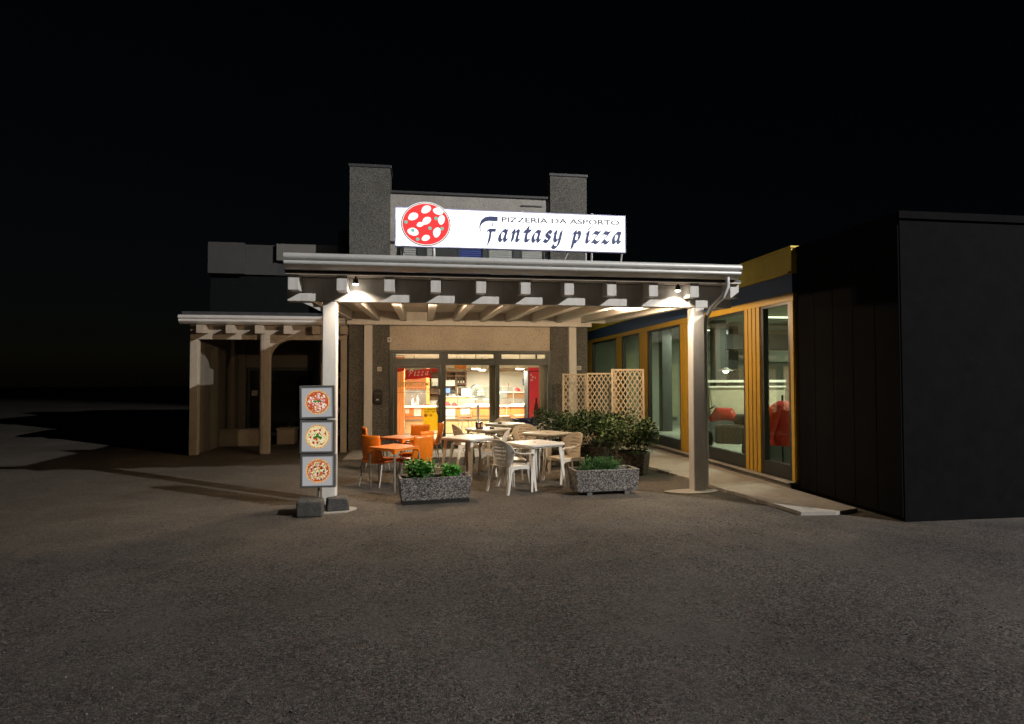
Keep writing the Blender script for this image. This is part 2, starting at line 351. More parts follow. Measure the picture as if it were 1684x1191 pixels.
# shopfront frame
PB('frame_head', M_frame, -.797, 3.187, 14.96, 15.075, 2.345, 2.41, .004)
for x0, x1 in ((-.797, -.70), (.445, .56), (1.79, 1.885), (3.10, 3.187)): PB('frame_jamb', M_frame, x0, x1, 14.97, 15.07, 0, 2.343, .004)
for x0, x1 in ((-.698, .443), (.562, 1.788), (1.887, 3.098)):
    PB('transom_bar', M_frame, x0, x1, 14.975, 15.065, 2.05, 2.17, .004)
    f = MB()
    for a, b, c, d in ((x0, x0 + .05, 2.172, 2.342), (x1 - .05, x1, 2.172, 2.342), (x0 + .05, x1 - .05, 2.172, 2.205), (x0 + .05, x1 - .05, 2.318, 2.342)): f.box(a, b, -.02, .05, c, d)
    tw = f.build('transom_window', M_frame, piz); bx('pane', M_glass, tw, x0 + .05, x1 - .05, .012, .018, 2.205, 2.318)
for x0, x1 in ((.562, 1.788), (1.887, 3.098)):
    PB('bottom_rail', M_frame, x0, x1, 14.975, 15.065, .0, .2, .004)
    PB('shop_pane', M_glass, x0, x1, 15.012, 15.02, .202, 2.048)
# door leaf
dr = MB()
for a, b, c, d in ((-.696, -.61, .02, 2.046), (.37, .442, .02, 2.046), (-.61, .37, .02, .21), (-.61, .37, 1.975, 2.046)): dr.box(a, b, -.035, .035, c, d)
door = dr.build('door', M_frame, piz, bevel=.004)
bx('pane', M_glass, door, -.61, .37, -.004, .004, .21, 1.975)
MB().tube([(.40, -.035, 1.16), (.36, -.10, 1.16), (.345, -.11, 1.13), (.345, -.11, .90), (.36, -.10, .87), (.40, -.035, .87)], .014, 8).build('handle', M_black, door, smooth=True)
bx('lock_plate', M_steel, door, .385, .42, -.04, -.036, 1.33, 1.46)
bx('mid_rail', M_black, door, -.61, .37, -.006, .006, 1.382, 1.390)
# film and letters on the door glass
M_red = film('red vinyl film', (.62, .05, .045)); M_pink = mat('pale pink vinyl', (.95, .72, .66), .5, var=.02); M_green = mat('green vinyl letters', (.10, .22, .02), .5, var=.03)
M_grey = mat('dark green vinyl digits', (.10, .13, .10), .5, var=.03)
P = [(-.45, 1.69), (-.405, 1.80), (-.44, 1.93), (-.2, 1.915), (0, 1.95), (.215, 1.955), (.185, 1.86), (.225, 1.73), (.05, 1.745), (-.15, 1.70), (-.3, 1.705)]
MB().prism(P, -.0085, -.0055, 'y').build('red_banner', M_red, door)
for x0, x1, z0, z1 in ((-.61, -.44, 1.88, 1.97), (.22, .37, 1.87, 1.97)):
    MB().prism([(x0, z0), (x1, z0 + .03), (x1, z1), (x0, z1)], -.0085, -.0055, 'y').build('pizza_slice_film', M_red, door)
text_mb('lettering', M_green, door, "D'ASPORTO E DOMICILIO", -.583, .36, 1.525, 1.64, -.006, .003, bold=.016)
text_mb('phone_number', M_grey, door, "0425 760239", -.335, .175, 1.418, 1.49, -.006, .004)
MB().tube([(-.40, -.008, 1.45), (-.385, -.008, 1.475), (-.365, -.008, 1.47), (-.36, -.008, 1.445)], .007, 6).build('phone_symbol', M_grey, door)
# broad nib lettering, used for the sign and the script on the door
GL = {
 'a': (.85, [[(.64, .86), (.42, 1.0), (.14, .72), (.08, .25), (.26, .0), (.56, .42)], [(.68, 1.02), (.58, .3), (.66, .02), (.84, .14)]]),
 'n': (.85, [[(.04, .84), (.18, 1.0), (.14, .02)], [(.15, .55), (.42, .96), (.62, .92), (.56, .2), (.66, .02), (.82, .14)]]),
 't': (.62, [[(.28, 1.38), (.2, .3), (.32, .02), (.56, .14)], [(-.02, .96), (.56, 1.0)]]),
 's': (.68, [[(.62, .86), (.42, 1.0), (.18, .84), (.26, .58), (.5, .40), (.48, .12), (.26, .0), (.02, .12)]]),
 'y': (.80, [[(.02, .86), (.16, 1.0), (.12, .3), (.32, .08), (.6, .42)], [(.68, 1.02), (.62, .1), (.5, -.42), (.22, -.58), (.02, -.44), (.08, -.3)]]),
 'p': (.82, [[(.02, .86), (.2, 1.0), (.14, .2), (.08, -.6)], [(.15, .5), (.42, .97), (.66, .84), (.62, .3), (.40, .02), (.16, .12)]]),
 'i': (.50, [[(.02, .86), (.18, 1.0), (.13, .22), (.22, .02), (.40, .14)], [(.20, 1.36), (.26, 1.42)]]),
 'z': (.76, [[(.04, .84), (.16, 1.0), (.44, .94), (.66, 1.0)], [(.66, 1.0), (.04, .02)], [(.04, .04), (.26, .12), (.46, -.04), (.70, .1)]]),
 'P': (1.05, [[(.30, 1.55), (.24, .8), (.10, -.1)], [(-.15, 1.05), (-.1, 1.5), (.4, 1.72), (.85, 1.45), (.75, .95), (.3, .72)]]),
}
def spline(P, n=7):
    if len(P) < 3: return [Vector(P[0]).lerp(Vector(P[-1]), i / 4) for i in range(5)]
    Q = [Vector(P[0])] + [Vector(p) for p in P] + [Vector(P[-1])]; out = []
    for i in range(1, len(Q) - 2):
        for k in range(n):
            t = k / n; a, b, c, d = Q[i - 1], Q[i], Q[i + 1], Q[i + 2]
            out.append(.5 * (2 * b + (c - a) * t + (2 * a - 5 * b + 4 * c - d) * t * t + (3 * b - a - 3 * c + d) * t ** 3))
    return out + [Vector(P[-1])]
def nib(mb, P, pos, y, th, nibw, shear, ang, cnt):
    pts = [Vector((pos(p)[0], pos(p)[1])) for p in spline([(q[0] + q[1] * shear, q[1]) for q in P])]
    nv = Vector((math.cos(ang), math.sin(ang))) * nibw / 2; e = Vector((-nv.y, nv.x)).normalized() * nibw * .09
    for a, b in zip(pts[:-1], pts[1:]):
        C = [a + nv + e, a - nv + e, a - nv - e, a + nv - e, b + nv + e, b - nv + e, b - nv - e, b + nv - e]
        C = sorted(set((round(c.x, 6), round(c.y, 6)) for c in C)); H = []
        for seq in (C, C[::-1]):                            # convex hull
            h = []
            for q in seq:
                while len(h) > 1 and (h[-1][0] - h[-2][0]) * (q[1] - h[-2][1]) - (h[-1][1] - h[-2][1]) * (q[0] - h[-2][0]) <= 0: h.pop()
                h.append(q)
            H += h[:-1]
        mb.prism(H, y - th - cnt[0] * 2e-5, y, 'y'); cnt[0] += 1
def script(name, m, parent, word, x, z, h, y, nibw, adv=1.0, shear=.18, th=.004, slope=0, xs=None, ang=R(50)):
    cnt = [0]
    for i, ch in enumerate(word):
        wd, strokes = GL[ch]; mb = MB()
        X = xs[i] if xs else x
        zz = z + slope * (X - (xs[0] if xs else 0))
        for s_ in strokes: nib(mb, s_, lambda p: (X + p[0] * h, zz + p[1] * h), y, th, nibw, shear, ang, cnt)
        mb.build(name, m, parent)
        x += wd * h * adv
script('script_letter', M_pink, door, 'Pizza', -.34, 1.785, .085, -.0087, .022, 1.15, .25, .003, slope=.06, xs=[-.34, -.215, -.145, -.05, .055])
# yellow lunch poster on the door glass
M_poster = film('yellow poster paper', (.9, .68, .10)); M_ink = mat('dark green print', (.05, .10, .03), .6)
po = bx('poster', M_poster, door, .012, .369, .006, .0095, .455, 1.015)
text_mb('lettering', M_ink, door, 'A PRANZO', .035, .36, .945, .99, .0055, .001, bold=.02)
text_mb('lettering', M_ink, door, 'PIZZA + BIBITA', .035, .36, .895, .93, .0055, .001, bold=.01)
M_oprint = mat('orange print', (.75, .25, .03), .6)
for cx, rr_ in ((.075, .04), (.2, .03)):
    MB().prism([(cx + rr_ * math.cos(a), .82 + rr_ * math.sin(a)) for a in [i * math.pi / 8 for i in range(16)]], .0045, .0055, 'y').build('print_mark', M_oprint, door)
text_mb('print_mark', M_ink, door, '+', .125, .15, .805, .835, .0055, .001)
# canopy-side details on the pilasters
pl = bx('number_plate', mat('white enamel plate', (.6, .58, .54), .4, var=.03), piz, -1.085, -.985, -.03, -.002, 1.90, 2.0, .004)
text_mb('lettering', M_black, piz, '114', -1.065, -1.005, 1.925, 1.975, -.0305, .003)
bx('grille_plate', M_white, piz, 3.86, 3.97, -.03, -.002, 1.93, 2.03, .004)
for i in range(4): bx('grille_line', M_black, piz, 3.875, 3.955, -.034, -.0305, 1.945 + i * .02, 1.953 + i * .02)
mb_ = thing('mailbox', 'black metal mailbox hanging on the pebble dash pilaster left of the door', 'mailbox', (-1.06, 14.995, 1.12))
MB().prism([(-.1, 0), (.1, 0), (.1, .30), (.06, .335), (-.06, .335), (-.1, .30)], -.1, 0, 'y').build('mailbox_body', M_black, mb_, bevel=.008)
bx('flap', M_frame, mb_, -.085, .085, -.112, -.101, .22, .27, .003); bx('name_card', M_white, mb_, -.04, .02, -.104, -.1005, .08, .11)
al = thing('alarm_box', 'small white alarm box above the top left corner of the shopfront frame', 'alarm box', (-.80, 14.99, 2.60))
bx('casing', M_white, al, -.05, .06, -.06, 0, 0, .12, .008); MB().tube([(0, -.06, .06), (0, -.07, .06)], .018, 10).build('lens', M_black, al)
# shell of the shop
M_in = mat('cream plaster', (.84, .79, .68), .7, var=.03); M_floor = mat('grey green shop floor', (.30, .30, .25), .35, var=.12, scale=10)
M_ceil = mat('cream ceiling', (.80, .75, .65), .7, var=.03)
PB('floor_slab', M_floor, -.95, 4.15, 15.078, 21.6, -.05, .05); PB('ceiling', M_ceil, -.95, 4.15, 15.31, 21.6, 2.40, 2.5)
PB('back_wall', M_in, -.95, 4.15, 21.6, 21.8, -.05, 2.5)
PB('side_wall', M_in, -1.15, -.953, 15.71, 21.8, -.05, 3.6); PB('side_wall', M_in, 4.153, 4.3, 15.71, 21.8, -.05, 3.6)
PB('roof', M_cap, -1.15, 4.3, 15.47, 21.8, 4.1, 4.2)
PB('ceiling_beam', mat('dark beam', (.20, .15, .10), .6), -.9, 4.1, 20.4, 20.55, 1.96, 2.07)

# ------------------------------------------------------------------ things inside the shop
M_or = mat('orange counter front', (.80, .25, .07), .4, var=.05); M_wood = mat('light beech veneer', (.62, .40, .20), .45, var=.12, scale=3, stretch=(1, 8, 8)); M_wtop = mat('white counter top', (.8, .76, .68), .3, var=.03)
M_inox = mat('stainless steel', (.6, .58, .53), .3, metal=.9, var=.06); M_paper = mat('white paper', (.82, .8, .74), .6, var=.02); M_dkwood = mat('brown shelf wood', (.22, .12, .06), .5, var=.2)
ct = thing('serving_counter', 'long shop counter with an orange upper front and pale wood below behind the glass', 'counter', (0, 18.5, .05))
bx('lower_front', M_wood, ct, -.52, 3.3, .06, .5, 0.02, .42); bx('plinth', M_black, ct, -.5, 3.28, .09, .5, 0, .018)
for i in range(6): bx('front_panel', M_or, ct, -.55 + i * .645, -.55 + i * .645 + .64, .02, .5, .452, .795, .003)
bx('trim_rail', M_inox, ct, -.55, 3.32, .0, .05, .424, .448); bx('trim_rail', M_inox, ct, -.55, 3.32, .0, .018, .53, .545)
bx('counter_top', M_wtop, ct, -.6, 3.35, -.06, .56, .80, .84, .008)
gp = thing('glass_screen', 'clear glass screen on thin steel posts standing on the counter', 'glass screen', (0, 18.62, .89))
for x in (1.05, 1.59, 2.25, 2.77): MB().tube([(x, 0, 0), (x, 0, .56)], .018, 8).build('post', M_inox, gp, smooth=True)
for x0, x1 in ((1.06, 1.58), (1.60, 2.24), (2.26, 2.76)): bx('pane', M_glass, gp, x0, x1, -.004, .004, .22, .57)
MB().tube([(1.05, 0, .575), (2.77, 0, .575)], .008, 6).build('top_rail', M_inox, gp)
def sheet(x0, x1, y, z0, z1, label, lines=4, m=None):
    o = thing('paper_notice', label, 'notice', ((x0 + x1) / 2, y, z0)); hw = (x1 - x0) / 2
    bx('sheet', m or M_paper, o, -hw, hw, -.004, 0, 0, z1 - z0)
    for i in range(lines):
        zz = (z1 - z0) * (.8 - .6 * i / max(1, lines)); bx('print_line', M_grey, o, -hw * (.7 - .1 * (i % 3)), hw * (.65 - .12 * (i % 2)), -.0055, -.0045, zz, zz + .008)
sheet(.68, .97, 18.515, .51, .82, 'large white notice on the orange counter front left of the bistro chair', 4)
sheet(1.14, 1.42, 18.515, .64, .84, 'wide white notice on the counter front behind the bistro chair', 2)
sheet(-.26, -.05, 18.515, .60, .83, 'white notice on the counter front seen through the door glass', 3)
sheet(-.52, -.40, 18.515, .68, .84, 'narrow list taped at the left end of the counter front', 3)
sheet(1.17, 1.46, 18.60, 1.21, 1.42, 'white price notice hung on the glass screen above the counter', 3)
ow = thing('orange_wall_panel', 'tall orange panelled partition just left inside the door', 'partition', (-.66, 17.9, .05))
for i in range(4): bx('panel', M_wood if i == 9 else M_orange_top, ow, -.12 + i * .062, -.12 + i * .062 + .058, 0, .5, 0, 2.3)
op = thing('orange_column', 'slim orange column standing on the counter seen through the door', 'column', (.16, 19.0, .92))
bx('shaft', M_orange_top, op, -.05, .05, 0, .12, 0, 1.35); bx('base', M_black, op, -.06, .06, -.01, .13, -.87, 0)
mr_ = thing('mirror_panel', 'grey mirror panel on the back wall seen through the door', 'mirror', (-.24, 20.9, .8))
bx('mirror', mat('dull mirror', (.55, .52, .48), .25, metal=.6), mr_, -.36, .36, 0, .03, 0, .55); bx('mirror_frame', M_orange_top, mr_, -.40, .40, .031, .06, -.05, 1.2)
sh = thing('bottle_shelf', 'brown wooden wall shelf unit with bottles at the back of the shop', 'shelf', (0, 21.2, .9))
bx('back_board', M_dkwood, sh, .2, 1.5, .3, .36, .1, 1.08)
for x in (.2, .78, 1.12, 1.48): bx('upright', M_dkwood, sh, x, x + .04, 0, .299, .1, 1.08)
for z in (.3, .62, .9): bx('shelf_board', M_dkwood, sh, .242, 1.478, -.01, .298, z, z + .03)
M_bot = mat('dark bottle glass', (.05, .035, .02), .15, var=.1); M_lbl = mat('cream bottle label', (.75, .7, .6), .5)
for i, x in enumerate((.86, 1.0, 1.22, 1.32, 1.41)):
    b = thing('bottle', 'bottle on the brown back shelf, %s' % ['left of the wooden upright', 'close left of the upright', 'first right of the upright', 'second right of the upright', 'rightmost on the shelf'][i], 'bottle', (x, 21.3, 1.55), group='bottles on the back shelf')
    MB().tube([(0, 0, 0), (0, 0, .13), (0, 0, .17), (0, 0, .23)], [.03, .03, .012, .012], 8).build('bottle_body', M_bot, b, smooth=True)
    MB().tube([(0, 0, .03), (0, 0, .1)], .0315, 8).build('bottle_label', M_lbl, b, smooth=True)
def carton(x0, x1, y, z0, z1, m, label, name='carton'):
    o = thing(name, label, name.replace('_', ' '), ((x0 + x1) / 2, y, z0)); hw = (x1 - x0) / 2
    bx('carton_body', m, o, -hw, hw, 0, .25, 0, z1 - z0, .004); bx('carton_flap', m, o, -hw, hw, -.004, .254, z1 - z0 + .001, z1 - z0 + .012)
carton(.78, 1.09, 20.95, 1.47, 1.66, M_wtop, 'white carton on the shelf above the blue screen')
carton(.76, 1.07, 20.4, 1.08, 1.22, M_wtop, 'white carton under the blue screen at the back')
carton(.30, .6, 20.95, 1.47, 1.72, M_wtop, 'white carton on the shelf behind the door glass')
def monitor(x0, x1, y, z0, z1, label):
    o = thing('monitor', label, 'monitor', ((x0 + x1) / 2, y, z0)); hw = (x1 - x0) / 2
    bx('casing', M_black, o, -hw - .02, hw + .02, 0, .05, -.02, z1 - z0 + .02, .004); bx('screen', emit('blue screen', (.12, .22, .55), .5), o, -hw, hw, -.003, -.0005, 0, z1 - z0)
    bx('stand', M_black, o, -.02, .02, .051, .12, -.15, .1)
monitor(.76, .90, 20.3, 1.25, 1.41, 'small blue lit screen left behind the counter'); monitor(3.48, 3.64, 20.95, 1.5, 1.70, 'small blue lit screen high on the right by the drinks fridge')
bw = thing('till', 'dark cash till beside the blue screen behind the counter', 'till', (1.0, 20.3, 1.22)); bx('till_body', M_black, bw, -.1, .08, 0, .2, 0, .07, .01); bx('till_display', M_frame, bw, -.05, .05, .05, .08, .071, .13)
bp_ = thing('back_panel', 'pale wood panelled work bench behind the counter', 'work bench', (0, 20, .05))
bx('bench_front', M_wood, bp_, .6, 1.66, 0, .5, 0, 1.07); bx('bench_top', M_wtop, bp_, .58, 1.68, -.02, .52, 1.071, 1.09)
# pizza oven: steel hood with a round arched mouth
ov = thing('pizza_oven', 'steel pizza oven with a round arched front in the middle of the shop', 'oven', (1.82, 20.5, .05))
bx('oven_base', M_inox, ov, -.35, .45, 0, .5, 0, 1.0, .01)
P = [(.3 * math.cos(a), 1.0 + .48 * math.sin(a)) for a in [i * math.pi / 16 for i in range(17)]]
MB().prism(P, 0, .5, 'y').build('oven_dome', mat('grey green enamel', (.13, .14, .12), .5, var=.1), ov, bevel=.02)
MB().prism([(.17 * math.cos(a), 1.06 + .26 * math.sin(a)) for a in [i * math.pi / 12 for i in range(13)]], -.012, -.001, 'y').build('oven_mouth', mat('dark oven mouth', (.07, .065, .06), .5), ov)
sl = thing('food_slicer', 'steel slicing machine on the counter in front of the oven', 'slicer', (1.82, 19.3, .92))
bx('slicer_base', M_inox, sl, -.13, .13, 0, .3, 0, .12, .01); MB().tube([(.0, .06, .22), (.0, .1, .22)], .13, 20).build('blade', M_inox, sl, smooth=True)
bx('carriage', M_paper, sl, -.1, .12, -.05, .05, .26, .34, .005); bx('carriage', M_paper, sl, -.1, .12, -.05, .05, .36, .40, .005)
ch_ = thing('display_case', 'long steel and glass display case behind the right shop window', 'display case', (2.95, 19.9, .05))
bx('case_body', M_inox, ch_, -.5, .6, 0, .6, 0, 1.02, .01); bx('case_band', mat('brown glass band', (.30, .17, .09), .2), ch_, -.2, .6, .0, .6, 1.022, 1.2); bx('case_band', M_inox, ch_, -.5, -.202, .0, .6, 1.022, 1.2); bx('case_top', M_wtop, ch_, -.52, .62, -.02, .62, 1.202, 1.24)
M_redh = mat('red cloth cap', (.72, .05, .06), .7)
def cap(x, y, z, label, s=1, rz=0):
    o = thing('cap', label, 'cap', (x, y, z), rz)
    P = [[(.1 * s * math.cos(t) * math.cos(f), .1 * s * math.sin(t) * math.cos(f), .13 * s * math.sin(f)) for t in [i * math.pi / 8 for i in range(17)]] for f in [j * math.pi / 12 for j in range(7)]]
    MB().grid(P).build('crown', M_redh, o, smooth=True)
    MB().prism([(.08 * s, -.08 * s), (.18 * s, -.05 * s), (.19 * s, .05 * s), (.08 * s, .08 * s)], 0, .012).build('peak', M_redh, o)
cap(3.11, 20.0, 1.295, 'red cap on top of the glass display case'); cap(.76, 18.75, .895, 'upright red cap on the counter near the door mullion', .95, .6); cap(.95, 18.62, .895, 'red cap in front of the other on the counter near the mullion', .85, -.4)
hp = thing('pizza_peel', 'steel pizza peel leaning by the display case behind the glass', 'peel', (2.72, 20.1, 1.295)); MB().prism([(.14 * math.cos(a), .16 * math.sin(a)) for a in [i * math.pi / 12 for i in range(13)]], 0, .01, 'y').build('blade', M_inox, hp); bx('handle', M_dkwood, hp, .1, .13, .012, .03, 0, .28)
# tall drinks fridge with a red printed side
fr = thing('drinks_fridge', 'tall red drinks fridge with a bottle picture at the right shop window', 'fridge', (3.0, 16.3, .05), R(0))
bx('cabinet', mat('matt black steel', (.02, .018, .016), .8, spec=.1), fr, -.16, .40, .03, .7, 0, 1.88, .01)
M_redp = emit('lit red fridge print', (.55, .035, .035), .55, (.55, .025, .025))
bx('printed_panel', M_redp, fr, -.13, .38, .015, .028, .04, 1.86, .004)
bpts = [(0, 0), (.06, 0), (.075, .06), (.06, .22), (.07, .3), (.045, .42), (.025, .52), (.025, .62), (0, .62)]
MB().prism([(a + .06, b + .52) for a, b in bpts] + [(.06 - a, b + .52) for a, b in bpts[::-1]][1:-1], .008, .0145, 'y').build('bottle_picture', mat('brown bottle print', (.16, .03, .02), .3), fr)
bx('ice_picture', mat('pink ice print', (.62, .24, .2), .4, var=.35, scale=30), fr, -.1, .2, .009, .0145, .2, .5)
for a, b, c in ((-.10, -.03, 1.60), (-.06, -.01, 1.68), (-.1, -.055, 1.74), (.02, .05, 1.66)): bx('white_mark', M_pink, fr, a, b, .009, .0145, c, c + .055)
bx('header', M_redp, fr, -.16, .40, -.002, .03, 1.881, 1.97)
cam2 = thing('security_camera', 'small security camera above the red drinks fridge', 'camera', (3.05, 16.2, 2.12)); bx('bracket', M_black, cam2, -.015, .015, 0, .1, .0, .28); MB().tube([(0, -.12, -.03), (0, .06, 0)], .035, 10).build('camera_body', M_wtop, cam2)
# curtains
def curtain(x0, x1, y, z0, z1, label):
    o = thing('curtain', label, 'curtain', (0, y, 0)); n = 26
    P = [[(x0 + (x1 - x0) * i / n, .03 * math.sin(i * 1.5) + .008 * math.sin(i * .7 + z), z) for i in range(n + 1)] for z in (z0, (z0 + z1) / 2, z1)]
    MB().grid(P).build('cloth', mat('beige curtain cloth', (.42, .36, .25), .9, var=.08), o, smooth=True, solid=.004)
    MB().tube([(x0 - .02, 0, z1 + .02), (x1 + .02, 0, z1 + .02)], .01, 6).build('rod', M_steel, o)
curtain(1.66, 1.82, 15.25, .12, 2.2, 'beige curtain gathered beside the middle window mullion'); curtain(2.94, 3.15, 15.25, .12, 2.2, 'beige curtain gathered at the right end of the shop window')
# bar tables and bistro chairs
def bartable(x, y, label):
    o = thing('bar_table', label, 'table', (x, y, .05), group='bar tables in the shop')
    MB().prism(rrect(-.35, .35, -.28, .28, .05), .92, .95).build('tabletop', M_wtop, o); MB().tube([(.05, 0, .02), (.05, 0, .92)], .04, 10).build('column', M_steel, o, smooth=True)
    MB().prism([(.25 * math.cos(a) + .05, .25 * math.sin(a)) for a in [i * math.pi / 10 for i in range(20)]], 0, .02).build('base', M_steel, o)
bartable(1.49, 17.1, 'high bar table behind the middle shop window'); bartable(2.86, 17.1, 'high bar table behind the right shop window beside the fridge')
M_seatp = mat('pink brown seat pad', (.62, .30, .20), .5)
def bistro(x, y, rz, label):
    o = thing('bistro_chair', label, 'chair', (x, y, .05), rz, 'metal bistro chairs in the shop')
    MB().prism([(.19 * math.cos(a), .19 * math.sin(a)) for a in [i * math.pi / 10 for i in range(20)]], .56, .60).build('seat', M_seatp, o, bevel=.008)
    for sx in (-1, 1):
        for sy in (-1, 1): MB().tube([(sx * .13, sy * .13, .56), (sx * .19, sy * .19, 0)], .011, 7).build('leg', M_steel, o, smooth=True)
    MB().tube([(.165 * math.cos(a), .165 * math.sin(a), .28) for a in [i * math.pi / 8 for i in range(17)]], .008, 6).build('foot_ring', M_steel, o)
    bk = MB().tube([(-.15, -.14, .58), (-.19, -.2, .82), (0, -.24, .86), (.19, -.2, .82), (.15, -.14, .58)], .011, 7).build('backrest', M_steel, o, smooth=True)
    for i in range(5): MB().tube([(-.08 + i * .04, -.19, .6), (-.09 + i * .045, -.225, .845)], .005, 5).build('spindle', M_steel, bk)
bistro(1.2, 17.35, R(155), 'metal bistro chair with pink seat behind the middle window'); bistro(2.33, 17.5, R(200), 'metal bistro chair left of the right hand bar table'); bistro(2.85, 17.75, R(90), 'metal bistro chair behind the right hand bar table')
hs = thing('hanging_plate', 'orange brown sign plate hanging from the shop ceiling', 'sign', (1.02, 16.6, 1.98)); bx('plate', M_oprint, hs, -.16, .16, 0, .02, 0, .16); MB().tube([(-.1, .01, .16), (-.1, .01, .42)], .004, 5).build('cord', M_steel, hs); MB().tube([(.1, .01, .16), (.1, .01, .42)], .004, 5).build('cord', M_steel, hs)
jug = [(-.30, 'white squeeze bottle on the counter left of the water bottle', .24, .035), (-.16, 'clear tall bottle on the counter behind the door', .33, .05), (-.22, 'short white jar on the counter behind the door', .1, .04)]
for x, lb, h, r_ in jug:
    o = thing('jar', lb, 'jar', (x, 18.75, .892)); MB().tube([(0, 0, 0), (0, 0, h * .65), (0, 0, h * .8), (0, 0, h)], [r_, r_, r_ * .4, r_ * .35], 10).build('jar_body', M_wtop if 'white' in lb else M_inox, o, smooth=True); MB().tube([(0, 0, h), (0, 0, h + .02)], r_ * .45, 8).build('lid', M_black, o)
# ceiling lamps in the shop
for i, (x, y) in enumerate(((1.47, 17.0), (2.72, 17.0), (-.25, 18.2), (1.9, 19.6))):
    o = thing('ceiling_lamp', 'round lit pendant lamp in the shop, %s' % ('behind the middle window', 'behind the right window', 'behind the door', 'deep over the counter')[i], 'lamp', (x, y, 2.0 if i != 2 else 2.2), group='pendant lamps in the shop')
    P = [[(.02 + .14 * math.sin(f) * math.cos(t) * 1, (.02 + .14 * math.sin(f)) * math.sin(t), .07 * math.cos(f)) for t in [k * math.pi / 8 for k in range(17)]] for f in [j * math.pi / 12 for j in range(7)]]
    MB().tube([(0, 0, .0), (0, 0, .045), (0, 0, .075)], [.15, .12, .03], 18).build('lamp_shade', M_wtop, o, smooth=True)
    MB().tube([(0, 0, -.03), (0, 0, -.004)], [.09, .13], 18).build('lamp_globe', emit('lit lamp glass', (1, .9, .72), 9), o, smooth=True)
    MB().tube([(0, 0, .07), (0, 0, .40 if i != 2 else .2)], .008, 6).build('lamp_rod', M_black, o)
    l = bpy.data.lights.new('shop_light', 'AREA'); l.shape = 'DISK'; l.size = .3; l.energy = P_SHOP * (1.3 if i != 3 else 1.6); l.color = C_SHOP
    lo = bpy.data.objects.new('shop_light', l); col.objects.link(lo); lo.location = (0, 0, -.045); lo.parent = o

# ------------------------------------------------------------------ canopy
can = thing('canopy', 'white timber canopy on two square posts with an aluminium gutter edge', 'canopy', (0, 8.75, 0))
def CB(name, m, x0, x1, y0, y1, z0, z1, bevel=.006, parent=None): return bx(name, m, parent or can, x0, x1, y0 - 8.75, y1 - 8.75, z0, z1, bevel)
zb = lambda y: 2.918 + .033 * (y - 8.75)
CB('post', M_white, -1.385, -1.195, 8.75, 8.94, .0, 2.788, .012); CB('post', M_white, 4.07, 4.26, 8.75, 8.94, .0, 2.788, .012)
CB('front_beam', M_white, -1.86, 4.70, 8.752, 8.92, 2.79, 3.118)
CB('rear_beam', M_white, -1.78, 4.18, 14.74, 14.858, 3.005, 3.10)
RX = [-1.73 + .635 * i for i in range(11)]
rm = MB().prism([(8.5 - 8.75, zb(8.5)), (14.94 - 8.75, zb(14.94)), (14.94 - 8.75, zb(14.94) + .205), (8.5 - 8.75, zb(8.5) + .205)], -.07, .07, 'x').build('rafter', M_white, can, bevel=.005)
rm.location.x = RX[0]
for x in RX[1:]:
    o = rm.copy(); col.objects.link(o); o.location.x = x
# roof boards above the rafters
y = 8.445; i = 0
while y < 14.95:
    y1 = min(y + .198, 14.95)
    MB().prism([(y - 8.75, zb(y) + .207), (y1 - 8.75, zb(y1) + .207), (y1 - 8.75, zb(y1) + .23), (y - 8.75, zb(y) + .23)], -1.82, 4.69, 'x').build('roof_board', M_board, can); y += .2
MB().prism([(8.442 - 8.75, zb(8.442) + .233), (14.95 - 8.75, zb(14.95) + .233), (14.95 - 8.75, zb(14.95) + .262), (8.442 - 8.75, zb(8.442) + .262)], -1.83, 4.70, 'x').build('roof_sheet', M_cap, can)
# boards closing the gaps above the rear beam
for a, b in zip(RX[:-1], RX[1:]): CB('infill_board', M_white, a + .072, b - .072, 14.77, 14.80, 3.102, 3.318, 0)
# ogee gutter along the front
prof = [(8.36, 3.372)] + [(8.302 + .046 * math.cos(t), 3.326 + .046 * math.sin(t)) for t in [R(90 + i * 15) for i in range(12)]] + [(8.312, 3.274)] + [(8.318 + .032 * math.cos(t), 3.247 + .032 * math.sin(t)) for t in [R(105 + i * 15) for i in range(9)]] + [(8.328, 3.206), (8.35, 3.19), (8.378, 3.176), (8.405, 3.167), (8.418, 3.17), (8.418, 3.372)]
prof = [(a, b) for a, b in prof]
MB().prism([(a - 8.75, b) for a, b in prof], -1.81, 4.615, 'x').build('gutter', M_alu, can, smooth=True)
MB().prism([(a - 8.75, b) for a, b in [(8.36, 3.372), (8.302, 3.372), (8.256, 3.33), (8.29, 3.25), (8.328, 3.206), (8.405, 3.167), (8.418, 3.17), (8.418, 3.372)]], -1.817, -1.8105, 'x').build('gutter_end', M_alu, can)
MB().prism([(a - 8.75, b) for a, b in [(8.36, 3.372), (8.302, 3.372), (8.256, 3.33), (8.29, 3.25), (8.328, 3.206), (8.405, 3.167), (8.418, 3.17), (8.418, 3.372)]], 4.6155, 4.622, 'x').build('gutter_end', M_alu, can)
CB('eaves_board', M_board, -1.78, 4.6, 8.422, 8.44, 3.172, 3.33, 0)
